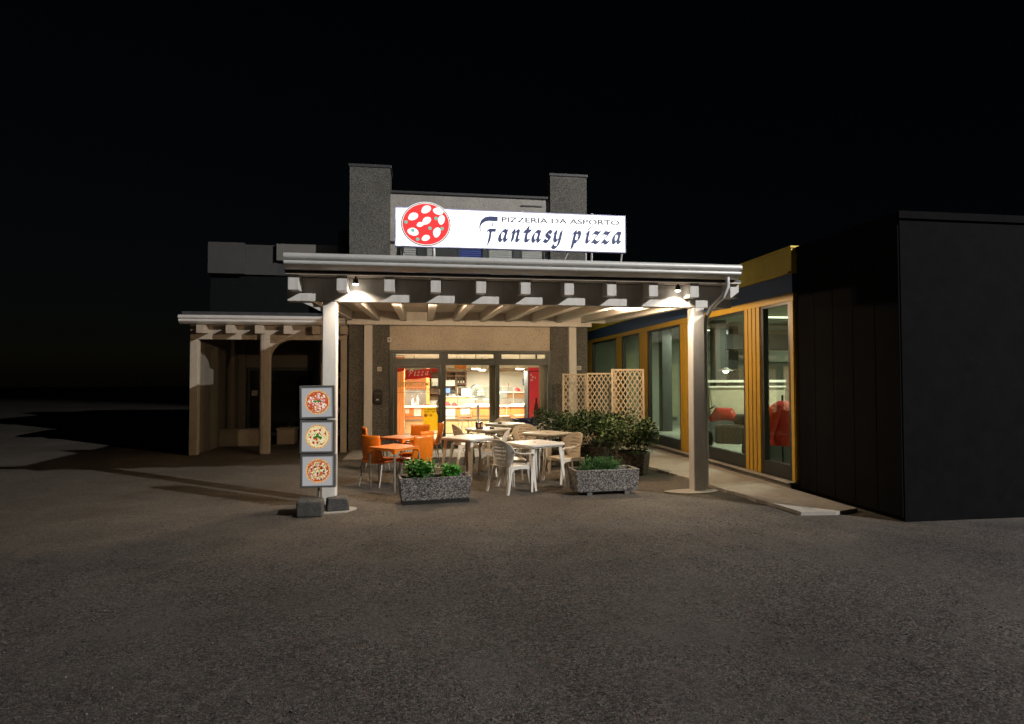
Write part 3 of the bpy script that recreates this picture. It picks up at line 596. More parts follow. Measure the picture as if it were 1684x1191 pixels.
# knee braces outside the posts and the downpipe
MB().sweep([(-1.66, .08, 2.80), (-1.52, .08, 2.74), (-1.383, .08, 2.665)], .09, .05, (0, 1, 0)).build('knee_brace', M_white, can)
MB().tube([(4.44, -.38, 3.20), (4.44, -.38, 3.06), (4.39, -.34, 2.92), (4.335, -.08, 2.78), (4.325, .06, 2.66), (4.315, .1, 2.5), (4.315, .1, .05)], .034, 12).build('downpipe', M_alu, can, smooth=True)
for z in (.5, 1.5, 2.4): MB().tube([(4.315, .1, z), (4.315, .1, z + .03)], .042, 12).build('pipe_clip', M_alu, can)
for z in (.06, .12, .18): MB().tube([(4.11, -.006, z), (4.11, .002, z)], .008, 8).build('bolt', M_steel, can)
MB().prism([(-.13, 0), (.13, 0), (.11, .16), (0, .27), (-.03, .25)], -.05, .05, 'y').build('roof_vent', M_cap, can).location = (.38, .05, 3.29)

# ------------------------------------------------------------------ spot lamps and ceiling lights under the canopy
def spot(x, label):
    o = thing('spot_lamp', label, 'spotlight', (x, 8.63, 3.145), group='spot lamps under the eaves')
    bx('bracket', M_black, o, -.05, .05, -.02, .02, -.02, 0); MB().tube([(0, 0, -.02), (0, 0, -.045)], .012, 8).build('stem', M_black, o)
    MB().tube([(0, 0, -.045), (0, 0, -.055), (0, .005, -.115)], [.02, .036, .04], 14).build('lamp_housing', M_black, o, smooth=True)
    MB().tube([(0, .005, -.116), (0, .006, -.13), (0, .006, -.138)], [.039, .036, .02], 14).build('lamp_lens', emit('lit spot lens', (1, .88, .72), 14), o, smooth=True)
    l = bpy.data.lights.new('spot_light', 'SPOT'); l.energy = P_SPOT; l.color = C_SPOT; l.spot_size = R(152); l.spot_blend = 1.0; l.shadow_soft_size = .035
    lo = bpy.data.objects.new('spot_light', l); col.objects.link(lo); lo.parent = o; lo.location = (0, .006, -.145); lo.rotation_euler = (R(-6), 0, 0)
spot(-.925, 'lit spot lamp under the eaves beside the left post'); spot(3.785, 'lit spot lamp under the eaves beside the right post')
def fluo(x, y, label):
    z = zb(y) + .05
    o = thing('ceiling_light', label, 'ceiling light', (x, y, z), group='ceiling lights under the canopy')
    bx('base_plate', M_white, o, -.15, .15, -.05, .05, 0, .02); bx('end_cap', M_steel, o, -.15, -.135, -.035, .035, -.05, -.001); bx('end_cap', M_steel, o, .135, .15, -.035, .035, -.05, -.001)
    MB().tube([(-.133, 0, -.03), (.133, 0, -.03)], .022, 10).build('tube', emit('lit tube', (1, .82, .6), 9), o, smooth=True)
    l = bpy.data.lights.new('canopy_light', 'POINT'); l.shadow_soft_size = .045; l.energy = P_CANOPY; l.color = C_CANOPY
    lo = bpy.data.objects.new('canopy_light', l); col.objects.link(lo); lo.parent = o; lo.location = (0, 0, -.10)
fluo(-.155, 10.3, 'small lit ceiling light between rafters near the left of the canopy'); fluo(3.64, 10.8, 'small lit ceiling light between rafters near the right of the canopy')

# ------------------------------------------------------------------ roof sign
sg = thing('roof_sign', 'long white backlit pizzeria sign standing on the canopy roof', 'sign', (0, 9.15, 3.69))
M_face = emit('lit sign face', (.93, .95, 1), E_SIGN, (.8, .8, .8)); M_edge = mat('lavender sign edge', (.55, .55, .8), .4, var=.03)
M_back = emit('sign back sheet', (.9, .94, 1), 3.0, (.8, .8, .8))
M_let = emit('glare tinted sign letters', (.045, .055, .11), 1.0, (.03, .04, .09)); M_let2 = emit('black sign letters', (.06, .055, .06), 1.0, (.02, .02, .02))  # faint blue glow of the letters: glare and backlight put into their colour
bx('sign_face', M_face, sg, -.40, 3.14, 0, .02, .005, .565)
f = MB()
for a, b, c, d in ((-.415, -.401, -.01, .58), (3.141, 3.155, -.01, .58), (-.401, 3.141, -.01, .004), (-.401, 3.141, .566, .58)): f.box(a, b, -.006, .06, c, d)
f.build('sign_frame', M_edge, sg); bx('sign_back', M_back, sg, -.40, 3.14, .045, .058, .005, .565)
def sz(z): return z - 3.69
def split_letters(o, name):
    bm = bmesh.new(); bm.from_mesh(o.data); bm.verts.ensure_lookup_table(); bm.verts.index_update(); left = set(range(len(bm.verts))); bm.verts.ensure_lookup_table()
    while left:
        st = [left.pop()]; comp = set(st)
        while st:
            for e in bm.verts[st.pop()].link_edges:
                for v in e.verts:
                    if v.index in left: left.discard(v.index); comp.add(v.index); st.append(v.index)
        ids = sorted(comp); mp = {k: i for i, k in enumerate(ids)}
        MB().add([bm.verts[k].co for k in ids], [tuple(mp[v.index] for v in f.verts) for f in bm.faces if f.verts[0].index in comp]).build(name, o.data.materials[0], o.parent, fix=False)
    bm.free(); bpy.data.objects.remove(o)
bpy.context.view_layer.update()
tmp = text_mb('sign_letter', M_let2, sg, 'PIZZERIA DA ASPORTO', 1.186, 3.05, sz(4.10), sz(4.178), -.001, .004, bold=.013, tilt=.008)
bmx = bmesh.new(); bmx.from_mesh(tmp.data); bmesh.ops.remove_doubles(bmx, verts=bmx.verts, dist=1e-5); bmx.to_mesh(tmp.data); bmx.free()
split_letters(tmp, 'sign_letter')
script('sign_letter', M_let, sg, 'antasypizza', 0, sz(3.812), .158, -.001, .062, th=.004, slope=.012, xs=[1.135, 1.325, 1.52, 1.65, 1.84, 1.985, 2.285, 2.495, 2.60, 2.76, 2.93], shear=.16)
# capital F: a swept arc over a short bar and stem
def poly(name, pts, m, y0=-.006, y1=-.001): return MB().prism([(a, sz(b)) for a, b in pts], y0, y1, 'y').build(name, m, sg)
arc_o = [(1.128, 4.180), (1.0, 4.182), (.93, 4.165), (.875, 4.12), (.848, 4.05), (.845, 4.0), (.858, 3.955), (.885, 3.915)]
arc_i = [(.875, 3.935), (.863, 3.98), (.864, 4.03), (.885, 4.06), (.93, 4.095), (.99, 4.11), (1.05, 4.108), (1.125, 4.108)]
for k in range(7):
    a, b = arc_o[k], arc_o[k + 1]; c, d = arc_i[::-1][k], arc_i[::-1][k + 1]
    poly('sign_letter', [a, b, d, c], M_let, -.006 - k * 2e-5)
poly('sign_letter', [(1.05, 4.1), (1.062, 4.1), (1.045, 4.018), (1.03, 4.018)], M_let, -.0055)
poly('sign_letter', [(1.10, 3.995), (1.0, 3.992), (.965, 3.965), (.958, 3.925), (.985, 3.955), (1.0, 3.93), (.975, 3.80), (.96, 3.735), (.975, 3.738), (1.015, 3.82), (1.035, 3.945), (1.095, 3.945)], M_let, -.0062)
# plain round pizza emblem at the left end
em = MB().prism([(.042 + .372 * math.cos(a), .31 + .335 * math.sin(a)) for a in [i * math.pi / 30 for i in range(60)]], -.10, -.085, 'y').build('emblem_disc', emit('white emblem edge', (.9, .9, .9), .8, (.8, .8, .8)), sg)
def disc(name, cx, cz, rx, rz_, y0, y1, m, n=40, par=em): return MB().prism([(cx + rx * math.cos(2 * math.pi * i / n), cz + rz_ * math.sin(2 * math.pi * i / n)) for i in range(n)], y0, y1, 'y').build(name, m, par)
disc('rim_line', .042, .31, .362, .325, -.104, -.1005, M_let2); disc('crust_ring', .042, .31, .352, .315, -.107, -.1045, emit('pale crust', (.85, .8, .75), .75, (.8, .75, .7)))
disc('sauce_field', .042, .31, .34, .303, -.110, -.1075, emit('red sauce field', (.78, .045, .05), .75, (.7, .04, .04)))
rnd = random.Random(21)
M_mz = emit('white topping', (.95, .92, .9), .85, (.85, .85, .85)); M_mint = emit('mint green topping', (.16, .50, .38), .7, (.2, .5, .4))
for cx, cz, a, s_ in ((.02, .52, .3, .075), (.20, .52, -.5, .075), (-.17, .41, .2, .075), (.26, .36, 1.1, .07), (-.17, .20, -.5, .08), (.19, .17, 1.0, .075), (.03, .35, .4, .07), (.02, .10, .1, .06), (-.06, .30, 0, .05)):
    P = []
    for i in range(16):
        t = 2 * math.pi * i / 16; rr_ = s_ * (1 + .35 * math.cos(t) + .12 * math.sin(2 * t)); x_, z_ = rr_ * math.cos(t), .7 * rr_ * math.sin(t)
        P.append((cx + x_ * math.cos(a) - z_ * math.sin(a), cz + x_ * math.sin(a) + z_ * math.cos(a)))
    MB().prism(P, -.113, -.1105, 'y').build('topping', M_mz, em)
for cx, cz in ((-.25, .33), (.19, .40), (.28, .25), (-.08, .08), (-.15, .21), (.10, .25)): disc('topping', cx, cz, .026, .026, -.116, -.1135, M_mint, 16)
# struts carrying the sign
for pts in (((2.23, .03, -.012), (2.09, .2, -.35)), ((2.51, .03, -.012), (2.545, .12, -.35)), ((2.61, .03, -.012), (2.612, .06, -.36)), ((.165, .02, -.012), (.17, .04, -.36)), ((-.3, .03, -.012), (-.28, .2, -.35)), ((3.1, .03, -.012), (3.08, .12, -.36))):
    MB().tube([pts[0], pts[1]], .017, 8).build('strut', M_white, sg, smooth=True)
for x, z in ((1.95, -.012), (.9, -.012), (1.5, .582), (2.6, .582)): bx('fixing_clip', M_white, sg, x, x + .03, .0, .03, z - .006 if z < 0 else z, z - .001 if z < 0 else z + .015)

# ------------------------------------------------------------------ arcade building on the left
M_arc = mat('cream arcade paint', (.36, .31, .25), .7, var=.08, dirt=.25); M_darkglass = mat('dark shop glass', (.012, .014, .014), .12, var=.1); M_arcwall = mat('dim plaster', (.14, .125, .10), .8, var=.1, dirt=.3)
M_uw = mat('grey upper cladding', (.065, .062, .06), .8, var=.1, dirt=.3); M_par = mat('lamplit parapet', (.17, .16, .145), .8, var=.1, dirt=.3)  # parapet is a paler copy of the cladding: lamplight patch put into its colour
ab = thing('arcade_building', 'dark low building with a cream arcade left of the pizzeria', 'building', (-4, 14.7, 0))
def AB(name, m, x0, x1, y0, y1, z0, z1, bevel=0, parent=None): return bx(name, m, parent or ab, x0 + 4, x1 + 4, y0 - 14.7, y1 - 14.7, z0, z1, bevel)
for x in (-3.65, -1.90): AB('post', M_arc, x, x + (.17 if x < -3 else .13), 14.62, 14.79, 0, 2.618, .008)
for x in (-5.2,): AB('post', M_arc, x, x + .17, 14.62, 14.79, 0, 2.618, .008)
AB('front_beam', M_arc, -5.2, -1.77, 14.64, 14.80, 2.62, 2.97)
for i in range(6):
    x = -1.87 - i * .617
    MB().prism([(-.42, 2.735), (.02 - .082, 2.755), (.02 - .082, 2.93), (-.42, 2.92)], x + 4, x + 4.14, 'x').build('rafter', M_arc, ab)
MB().prism([(a - 8.75 + .55 - .0, b - .165) for a, b in prof], -1.35, 2.22, 'x').build('gutter', M_alu, ab, smooth=True).location = (0, -.45, -.062)
MB().prism([(-.29, 3.155), (1.3, 3.30), (1.3, 3.36), (-.29, 3.225)], -1.3, 1.6, 'x').build('roof_sheet', M_cap, ab)
MB().prism([(-.1, 2.965), (1.3, 3.1), (1.3, 3.12), (-.1, 3.0)], -1.2, 2.2, 'x').build('soffit', M_arcwall, ab)
# arched brackets between post and beam
def arch(xa, sgn, rw=.55, rh=.45):
    P = [(xa, 2.618), (xa, 2.618 - rh)] + [(xa + sgn * (rw - rw * math.cos(t)) if 0 else xa + sgn * rw * (1 - math.cos(t)), 2.618 - rh + rh * math.sin(t)) for t in [i * math.pi / 2 / 10 for i in range(1, 11)]]
    MB().prism([(a + 4, b) for a, b in P], -.06, .06, 'y').build('arch_bracket', M_arc, ab)
arch(-3.479, 1, .50, .46)
AB('back_wall', M_arcwall, -5.3, -1.80, 18.0, 18.2, 2.05, 3.2); AB('pier', M_arcwall, -3.0, -2.62, 17.9, 17.998, 0, 2.9); AB('pier', M_arcwall, -5.09, -4.9, 17.9, 17.998, 0, 2.9)
for x0, x1 in ((-4.88, -3.02), (-2.6, -1.8)):
    fo = AB('shop_window', M_frame, x0, x1, 18.03, 18.12, .1, 2.045); AB('pane', M_darkglass, x0 + .08, x1 - .08, 18.0, 18.02, .22, 1.95, parent=fo)
AB('side_return', M_arcwall, -5.3, -5.1, 14.9, 18.2, 0, 3.0); AB('threshold', M_concd, -5.0, -1.8, 18.0, 18.3, 0, .098)
AB('meter_cabinet', M_arc, -2.50, -2.30, 15.6, 15.9, 1.0, 2.10, .01); AB('meter_cabinet', M_arc, -2.46, -2.30, 15.6, 15.9, .6, .998, .01)
for i, z in enumerate((.35, .9, 1.35, 1.75)): AB('wall_recess', M_arc, -2.02, -1.92, 15.2, 15.4, z, z + .12)
AB('upper_wall', M_uw, -5.3, -4.45, 16, 16.3, 4.36, 5.14); AB('upper_wall', M_uw, -4.447, -3.67, 16.12, 16.3, 4.36, 5.12); AB('parapet', M_par, -3.667, -2.17, 16, 16.3, 4.72, 5.14); AB('upper_window_band', M_darkglass, -5.3, -1.8, 16.2, 16.4, 3.25, 4.355); AB('parapet_recess', M_cap, -3.667, -1.8, 16.15, 16.4, 4.36, 4.715)
AB('stair_tower', M_uw, -2.16, -1.78, 16, 16.6, 4.2, 5.56); AB('wall_body', M_cap, -5.3, -1.8, 16.41, 22, 3.2, 5.1)
MB().tube([(.34, -.2, 2.95), (.34, -.2, 2.86), (.36, -.14, 2.72), (.36, -.14, 0.02)], .045, 10).build('downpipe', mat('brown grey downpipe', (.20, .17, .14), .5), ab, smooth=True).location.x = .0
bx('notice_plate', M_arc, ab, -.75, -.6, 3.27, 3.29, 1.25, 1.4)
def bench(x, y, w_, label):
    o = thing('stone_bench', label, 'stone block', (x, y, 0)); MB().box(-w_, w_, -.25, .25, .0, .38).build('block', M_arc, o, bevel=.02); bx('cap_stone', M_arc, o, -w_ - .02, w_ + .02, -.27, .27, .381, .43, .015)
bench(-3.55, 16.9, .22, 'pale low stone block in the arcade just behind the first post'); bench(-4.6, 16.6, .55, 'long low stone block in the dark arcade at the far left')

# ------------------------------------------------------------------ yellow building on the right
yb = thing('yellow_building', 'yellow showroom with navy band and tall windows along the right side', 'building', (5.6, 14, 0))
def YB(name, m, x0, x1, y0, y1, z0, z1, bevel=0, parent=None): return bx(name, m, parent or yb, x0 - 5.6, x1 - 5.6, y0 - 14, y1 - 14, z0, z1, bevel)
YE = 8.52
YB('plinth', M_concd, 5.50, 5.72, YE, 20.2, -.03, .115, .01); YB('sill_ledge', M_conc, 5.47, 5.58, YE, 20.2, .1152, .135)
YB('fascia', M_yellow2, 5.56, 5.72, YE, 20.2, 3.335, 3.70); YB('fascia_cap', M_yellow2, 5.54, 5.74, YE - .02, 20.2, 3.701, 3.73)
YB('drip_edge', M_yellow2, 5.50, 5.72, YE, 20.2, 3.31, 3.334)
YB('navy_band', M_blue, 5.57, 5.72, YE, 20.2, 3.015, 3.309); YB('window_head', M_yellow, 5.585, 5.72, YE, 20.2, 2.905, 3.014)
def pillar(y0, y1):
    o = YB('pillar', M_yellow, 5.60, 5.72, y0, y1, .136, 2.904)
    n = max(1, int((y1 - y0) / .11)); d = (y1 - y0) / n
    for i in range(n): YB('cladding_rib', M_yellow, 5.583, 5.599, y0 + i * d + .012, y0 + (i + 1) * d - .012, .136, 2.904, .004, parent=o)
def win(y0, y1, pane=True):
    f = MB()
    for a, b, c, d in ((y0, y0 + .07, .137, 2.903), (y1 - .07, y1, .137, 2.903), (y0 + .07, y1 - .07, .137, .36), (y0 + .07, y1 - .07, 2.86, 2.903)): f.box(.005, .10, a - 14, b - 14, c, d)
    o = f.build('window', M_bframe, yb); YB('pane', M_hglass, 5.645, 5.652, y0 + .07, y1 - .07, .36, 2.86, parent=o)
M_hglass = glass('showroom glass', (.80, .86, .80))
for a, b in ((YE, 8.62), (9.46, 9.96), (11.9, 12.66), (14.66, 15.2), (16.64, 17.12), (19.72, 20.2)): pillar(a, b)
for a, b in ((8.622, 9.458), (9.962, 11.898), (12.662, 14.658), (15.202, 16.638), (17.122, 19.718)): win(a, b)
M_hall = mat('grey green hall wall', (.30, .32, .26), .8, var=.06, scale=2); M_hdk = mat('dark hall fitting', (.05, .055, .05), .5, var=.2); M_end = mat('charcoal cladding', (.007, .007, .0075), .95, var=.2, spec=.03)
YB('hall_floor', M_hall, 5.72, 11, YE, 20.2, .0, .11); YB('hall_ceiling', M_hall, 5.72, 11, YE, 20.2, 3.2, 3.3); YB('hall_back_wall', M_hall, 11, 11.2, YE, 20.2, 0, 3.3)
YB('end_wall', M_end, 5.725, 11.2, YE, YE + .15, .0, 3.69); YB('end_wall', M_hall, 5.725, 11, 20.05, 20.2, .11, 3.2)
YB('end_lining', M_hall, 5.73, 11, YE + .153, YE + .17, .11, 3.2); YB('roof', M_cap, 5.73, 11.2, YE + .15, 20.2, 3.32, 3.42)
for x, y0, y1 in ((7.4, 14.6, 14.9), (8.6, 16.2, 16.6), (7.2, 17.6, 17.9), (9.3, 13.4, 13.8)): YB('hall_column', M_hdk, x, x + .3, y0, y1, .11, 3.2)
for x, y, h in ((8.2, 19.9, 2.2), (6.7, 19.9, 2.6), (9.8, 18.5, 2.0)): YB('hall_panel', mat('yellowish hall panel', (.36, .36, .22), .7), x, x + .5, y, y + .06, .4, h)
YB('duct', M_hdk, 7.5, 10.9, 15.3, 15.9, 2.5, 2.9); YB('hall_partition', mat('olive partition', (.19, .2, .15), .8), 8.0, 10.9, 16.5, 16.6, .11, 2.2)
YB('beige_panel', mat('beige hall panel', (.42, .38, .26), .7), 9.6, 9.7, 9.6, 10.8, 2.2, 3.1)
an = thing('dark_shade_block', 'dark panelled block added at the near end of the yellow showroom to shade the right post', 'building', (5.6, 7.4, 0))  # unseen block added to shade the right post and near footway
bx('wall', M_end, an, .06, 3.4, -.9, 1.11, 0, 3.62); bx('shade_block_edge', M_end, an, .03, 3.43, -.93, 1.112, 3.621, 3.71)  # wall here is the body of the added shade block
for i in range(5): bx('shade_block_panel', M_end, an, .035, .0595, -.89 + i * .398, -.89 + i * .398 + .391, .05, 3.55, .003)
# shelf counter with white edges, motorbike, jackets and lamp in the showroom
sc_ = thing('shelf_counter', 'white edged shelf counter inside the showroom behind the right post', 'counter', (7.6, 14.4, .11))
bx('shelf_board', M_wtop, sc_, -.6, 1.6, 0, .4, 1.50, 1.56); bx('shelf_board', M_wtop, sc_, -.5, 1.6, 0, .4, 1.37, 1.41); bx('counter_front', mat('tan front', (.40, .36, .26), .6), sc_, -.45, 1.6, .05, .4, .7, 1.365); bx('counter_base', M_hdk, sc_, -.6, 1.6, .03, .4, 0, .695)
pdl = thing('pendant_lamp', 'lit pendant lamp hanging inside the showroom', 'lamp', (6.75, 12.85, 1.86)); MB().tube([(0, 0, .02), (0, 0, .05), (0, 0, .1)], [.17, .1, .02], 16).build('lamp_shade', M_wtop, pdl, smooth=True); MB().tube([(0, 0, -.03), (0, 0, .018)], [.04, .07], 12).build('bulb', emit('lit bulb', (1, .92, .75), 10), pdl, smooth=True); MB().tube([(0, 0, .1), (0, 0, 1.44)], .004, 5).build('cord', M_black, pdl)
mo = thing('motorbike', 'dark motorbike with a red tank standing inside the showroom', 'motorbike', (6.42, 12.1, .11), R(60))
M_rtank = mat('red motorbike paint', (.62, .05, .035), .25)
for yw in (-.62, .62):
    wv = MB().tube([(0, yw + .25 * math.cos(a), .29 + .25 * math.sin(a)) for a in [i * math.pi / 12 for i in range(25)]], .055, 8).build('wheel', M_black, mo, smooth=True)
    MB().tube([(-.05, yw, .29), (.05, yw, .29)], .05, 10).build('hub', M_steel, wv)
MB().tube([(0, .62, .29), (0, .42, .82), (0, .38, .92)], .03, 8).build('front_fork', M_steel, mo); MB().tube([(-.33, .3, 1.0), (-.1, .38, .95), (.1, .38, .95), (.33, .3, 1.0)], .018, 8).build('handlebar', M_black, mo)
MB().tube([(0, .38, .70), (0, .22, .84), (0, -.02, .84), (0, -.15, .72)], [.06, .15, .14, .06], 12).build('fuel_tank', M_rtank, mo, smooth=True); MB().tube([(0, -.1, .74), (0, -.4, .72), (0, -.75, .84)], [.1, .13, .06], 10).build('saddle', M_black, mo, smooth=True)
bx('engine', M_hdk, mo, -.15, .15, -.25, .28, .22, .62, .04); MB().tube([(.14, .1, .3), (.17, -.3, .3), (.18, -.8, .4)], [.03, .03, .05], 8).build('exhaust', M_steel, mo, smooth=True)
MB().tube([(-.28, .32, 1.0), (-.34, .36, 1.35)], .015, 6).build('mirror_stalk', M_wtop, mo); MB().tube([(0, .5, .82), (0, .42, .82)], .09, 12).build('headlight', M_steel, mo, smooth=True)
bn = thing('workbench', 'dark bench with drawers inside the showroom under the window', 'workbench', (6.45, 10.9, .11)); bx('bench_body', M_hdk, bn, -.2, .4, -.45, .4, 0, .62, .01)
for i in range(3): bx('drawer', M_frame, bn, -.215, -.201, -.4, .35, .06 + i * .19, .22 + i * .19)
jk = thing('red_jacket', 'red jacket hanging on a stand inside the showroom at the far right', 'jacket', (6.3, 9.97, .11), R(35))
M_rj = mat('red jacket cloth', (.60, .045, .035), .8, var=.15, scale=12)
MB().tube([(0, 0, .42), (0, 0, .55), (0, 0, .85), (0, 0, 1.05), (0, 0, 1.15), (0, 0, 1.2)], [.22, .24, .2, .24, .15, .07], 16).build('jacket_body', M_rj, jk, smooth=True)
for s_ in (-1, 1): MB().tube([(s_ * .18, 0, 1.1), (s_ * .3, .03, .85), (s_ * .32, .1, .55)], [.08, .075, .06], 10).build('sleeve', M_rj, jk, smooth=True)
MB().tube([(0, 0, 0), (0, 0, 1.3)], .02, 8).build('stand_pole', M_black, jk); MB().tube([(0, 0, 0), (0, 0, .03)], .2, 12).build('stand_base', M_black, jk); bx('white_stripe', M_wtop, jk, -.2, .2, -.262, -.21, .70, .73)
for x, y in ((8.4, 10.2), (8.4, 13.2), (8.2, 17.0)):
    o = thing('hall_light', 'strip light on the showroom ceiling, %s' % ('nearest the road' if y < 11 else 'in the middle' if y < 15 else 'at the far end'), 'ceiling light', (x, y, 3.15), group='showroom strip lights')
    bx('casing', M_wtop, o, -.6, .6, -.09, .09, .0, .048); bx('diffuser', emit('dim strip', (.95, 1, .8), 3), o, -.58, .58, -.07, .07, -.02, -.001)
    l = bpy.data.lights.new('hall_lamp', 'AREA'); l.shape = 'RECTANGLE'; l.size = 1.1; l.size_y = .12; l.energy = P_HALL; l.color = C_HALL
    lo = bpy.data.objects.new('hall_lamp', l); col.objects.link(lo); lo.parent = o; lo.location = (0, 0, -.03)

# ------------------------------------------------------------------ street lamp by the road behind the photographer
LX, LY, LZ = 21.3, -9.25, 15.5
sl_ = thing('street_lamp', 'tall street lamp by the road behind the camera', 'street lamp', (LX + 1.2, LY - 1.0, 0))
MB().tube([(0, 0, 0), (0, 0, 5), (0, 0, 15.6)], [.16, .09, .06], 12).build('pole', M_steel, sl_, smooth=True); MB().tube([(0, 0, 15.6), (-.6, .5, 15.75), (-1.1, .92, 15.7)], .035, 8).build('arm', M_steel, sl_, smooth=True)
MB().box(-1.4, -.95, .85, 1.15, 15.59, 15.7).build('lamp_head', M_steel, sl_, bevel=.03); bx('lamp_lens', emit('street lamp glass', (1, .93, .82), 30), sl_, -1.36, -1.0, .88, 1.12, 15.56, 15.585)
l = bpy.data.lights.new('street_light', 'SPOT'); l.energy = P_STREET; l.color = C_STREET; l.spot_size = R(36); l.spot_blend = .3; l.shadow_soft_size = .12
lo = bpy.data.objects.new('street_light', l); col.objects.link(lo); lo.location = (LX, LY, LZ)
lo.rotation_euler = (Vector((.2, 9.1, 3.0)) - Vector((LX, LY, LZ))).to_track_quat('-Z', 'Y').to_euler()

# ------------------------------------------------------------------ orange chairs and tables
def orange_chair(label, loc, rz):
    t = thing('orange_chair', label, 'chair', loc, rz, 'orange chairs at the left tables')
    P = []
    for j in range(11):
        v = j / 10; z = .36 + .45 * v; hw = .215 - .03 * v; yb_ = -.19 - .075 * v - .02 * math.sin(v * math.pi)
        P.append([(hw * u, yb_ + .045 * u * u + (.02 * (1 - v) ** 3), z) for u in [i / 6 - 1 for i in range(13)]])
    MB().grid(P).build('backrest', M_orange, t, smooth=True, solid=.022)
    P = []
    for j in range(9):
        v = j / 8; yv = -.19 + .41 * v
        P.append([((.205 + .01 * v) * u, yv, .415 + .012 * u * u - (.03 * max(0, v - .75) * 4 if v > .75 else 0) + .012 * (1 - v)) for u in [i / 5 - 1 for i in range(11)]])
    MB().grid(P).build('seat', M_orange, t, smooth=True, solid=.03)
    MB().box(-.205, .205, -.19, .18, .36, .398).build('seat_frame', M_orange, t, bevel=.015)
    for sx in (-1, 1):
        MB().tube([(sx * .18, .16, .37), (sx * .20, .20, 0)], [.016, .012], 8).build('leg', M_steel, t, smooth=True); MB().tube([(sx * .185, -.17, .37), (sx * .215, -.26, 0)], [.018, .012], 8).build('leg', M_steel, t, smooth=True)
    return t
oc = orange_chair('orange chair seen from behind at the front left orange table', (-.68, 10.12, 0), R(-38))
for loc, rz, lb in (((-.86, 11.75, 0), R(-75), 'orange chair farthest left, behind the front left one'), ((-.12, 9.98, 0), R(38), 'orange chair with its back to us nearest the planter'), ((-.10, 10.75, 0), R(52), 'orange chair just behind the one nearest the planter'), ((-.12, 12.35, 0), R(20), 'tall backed orange chair in front of the shop door'), ((.16, 12.75, 0), R(75), 'orange chair mostly hidden at the right behind the far orange table')):
    dup(oc, loc, rz, lb)
def orange_table(label, loc, rz, h=.655, s=.29):
    t = thing('orange_table', label, 'table', loc, rz, 'orange square tables')
    MB().prism(rrect(-s, s, -s, s, .04), h - .02, h).build('tabletop', M_orange_top, t, bevel=.004)
    for sx in (-1, 1):
        for sy in (-1, 1):
            MB().tube([(sx * (s - .025), sy * (s - .025), 0), (sx * (s - .025), sy * (s - .025), h - .022)], .017, 10).build('leg', M_steel, t, smooth=True)
    for a in range(4):                                       # apron that flares into each leg
        m = Matrix.Rotation(a * math.pi / 2, 4, 'Z')
        MB().prism([(-s + .005, h - .085), (-s + .05, h - .08), (-s + .085, h - .05), (-s + .14, h - .04), (s - .14, h - .04), (s - .085, h - .05), (s - .05, h - .08), (s - .005, h - .085), (s - .005, h - .0205), (-s + .005, h - .0205)], -s + .004, -s + .022, 'y', m).build('apron', M_orange, t)
    return t
ot = orange_table('front orange square table beside the left planter', (-.43, 9.73, 0), R(2 - 45 + 45 + 0))
ot.rotation_euler.z = R(47)
dup(ot, (-.38, 11.35, 0), R(49), 'rear orange square table in front of the shop door')

# ------------------------------------------------------------------ white plastic tables and chairs
def white_table(label, loc, rz, h=.70, s=.36, m=None):
    m = m or M_plastic
    t = thing('white_table', label, 'table', loc, rz, 'white plastic tables')
    MB().prism(rrect(-s, s, -s, s, .09, 6), h - .035, h).build('tabletop', m, t, bevel=.008)
    MB().prism(rrect(-s + .03, s - .03, -s + .03, s - .03, .07, 6), h - .055, h - .036).build('top_skirt', m, t)
    MB().tube([(0, 0, h - .008), (0, 0, h + .002)], .022, 12).build('parasol_hole', M_black, t)
    for sx in (-1, 1):
        for sy in (-1, 1):
            a, b = s - .055, s - .01; o = MB()
            for z0, z1, c0, c1, w0, w1 in ((0, h - .056, b, a, .035, .07),):
                P0 = [(sx * c0, sy * c0), (sx * (c0 - w0), sy * c0), (sx * (c0 - w0), sy * (c0 - .012)), (sx * (c0 - .012), sy * (c0 - .012)), (sx * (c0 - .012), sy * (c0 - w0)), (sx * c0, sy * (c0 - w0))]
                P1 = [(sx * c1, sy * c1), (sx * (c1 - w1), sy * c1), (sx * (c1 - w1), sy * (c1 - .012)), (sx * (c1 - .012), sy * (c1 - .012)), (sx * (c1 - .012), sy * (c1 - w1)), (sx * c1, sy * (c1 - w1))]
                o.add([(p[0], p[1], z0) for p in P0] + [(p[0], p[1], z1) for p in P1], [tuple(range(6)), tuple(range(6, 12))] + [(i, (i + 1) % 6, 6 + (i + 1) % 6, 6 + i) for i in range(6)])
            o.build('leg', m, t, smooth=False)
    return t
wt = white_table('white plastic table nearest the camera beside the slotted armchair', (1.76, 9.52, 0), R(28))
dup(wt, (.80, 10.62, 0), R(44), 'white plastic table behind the left planter in front of the door')
dup(wt, (2.32, 11.25, 0), R(38), 'white plastic table at the right in front of the shrubs')
dup(wt, (1.32, 12.35, 0), R(40), 'white plastic table with the dark napkin holder')
dup(wt, (1.85, 13.75, 0), R(40), 'rearmost white plastic table under the shop window')

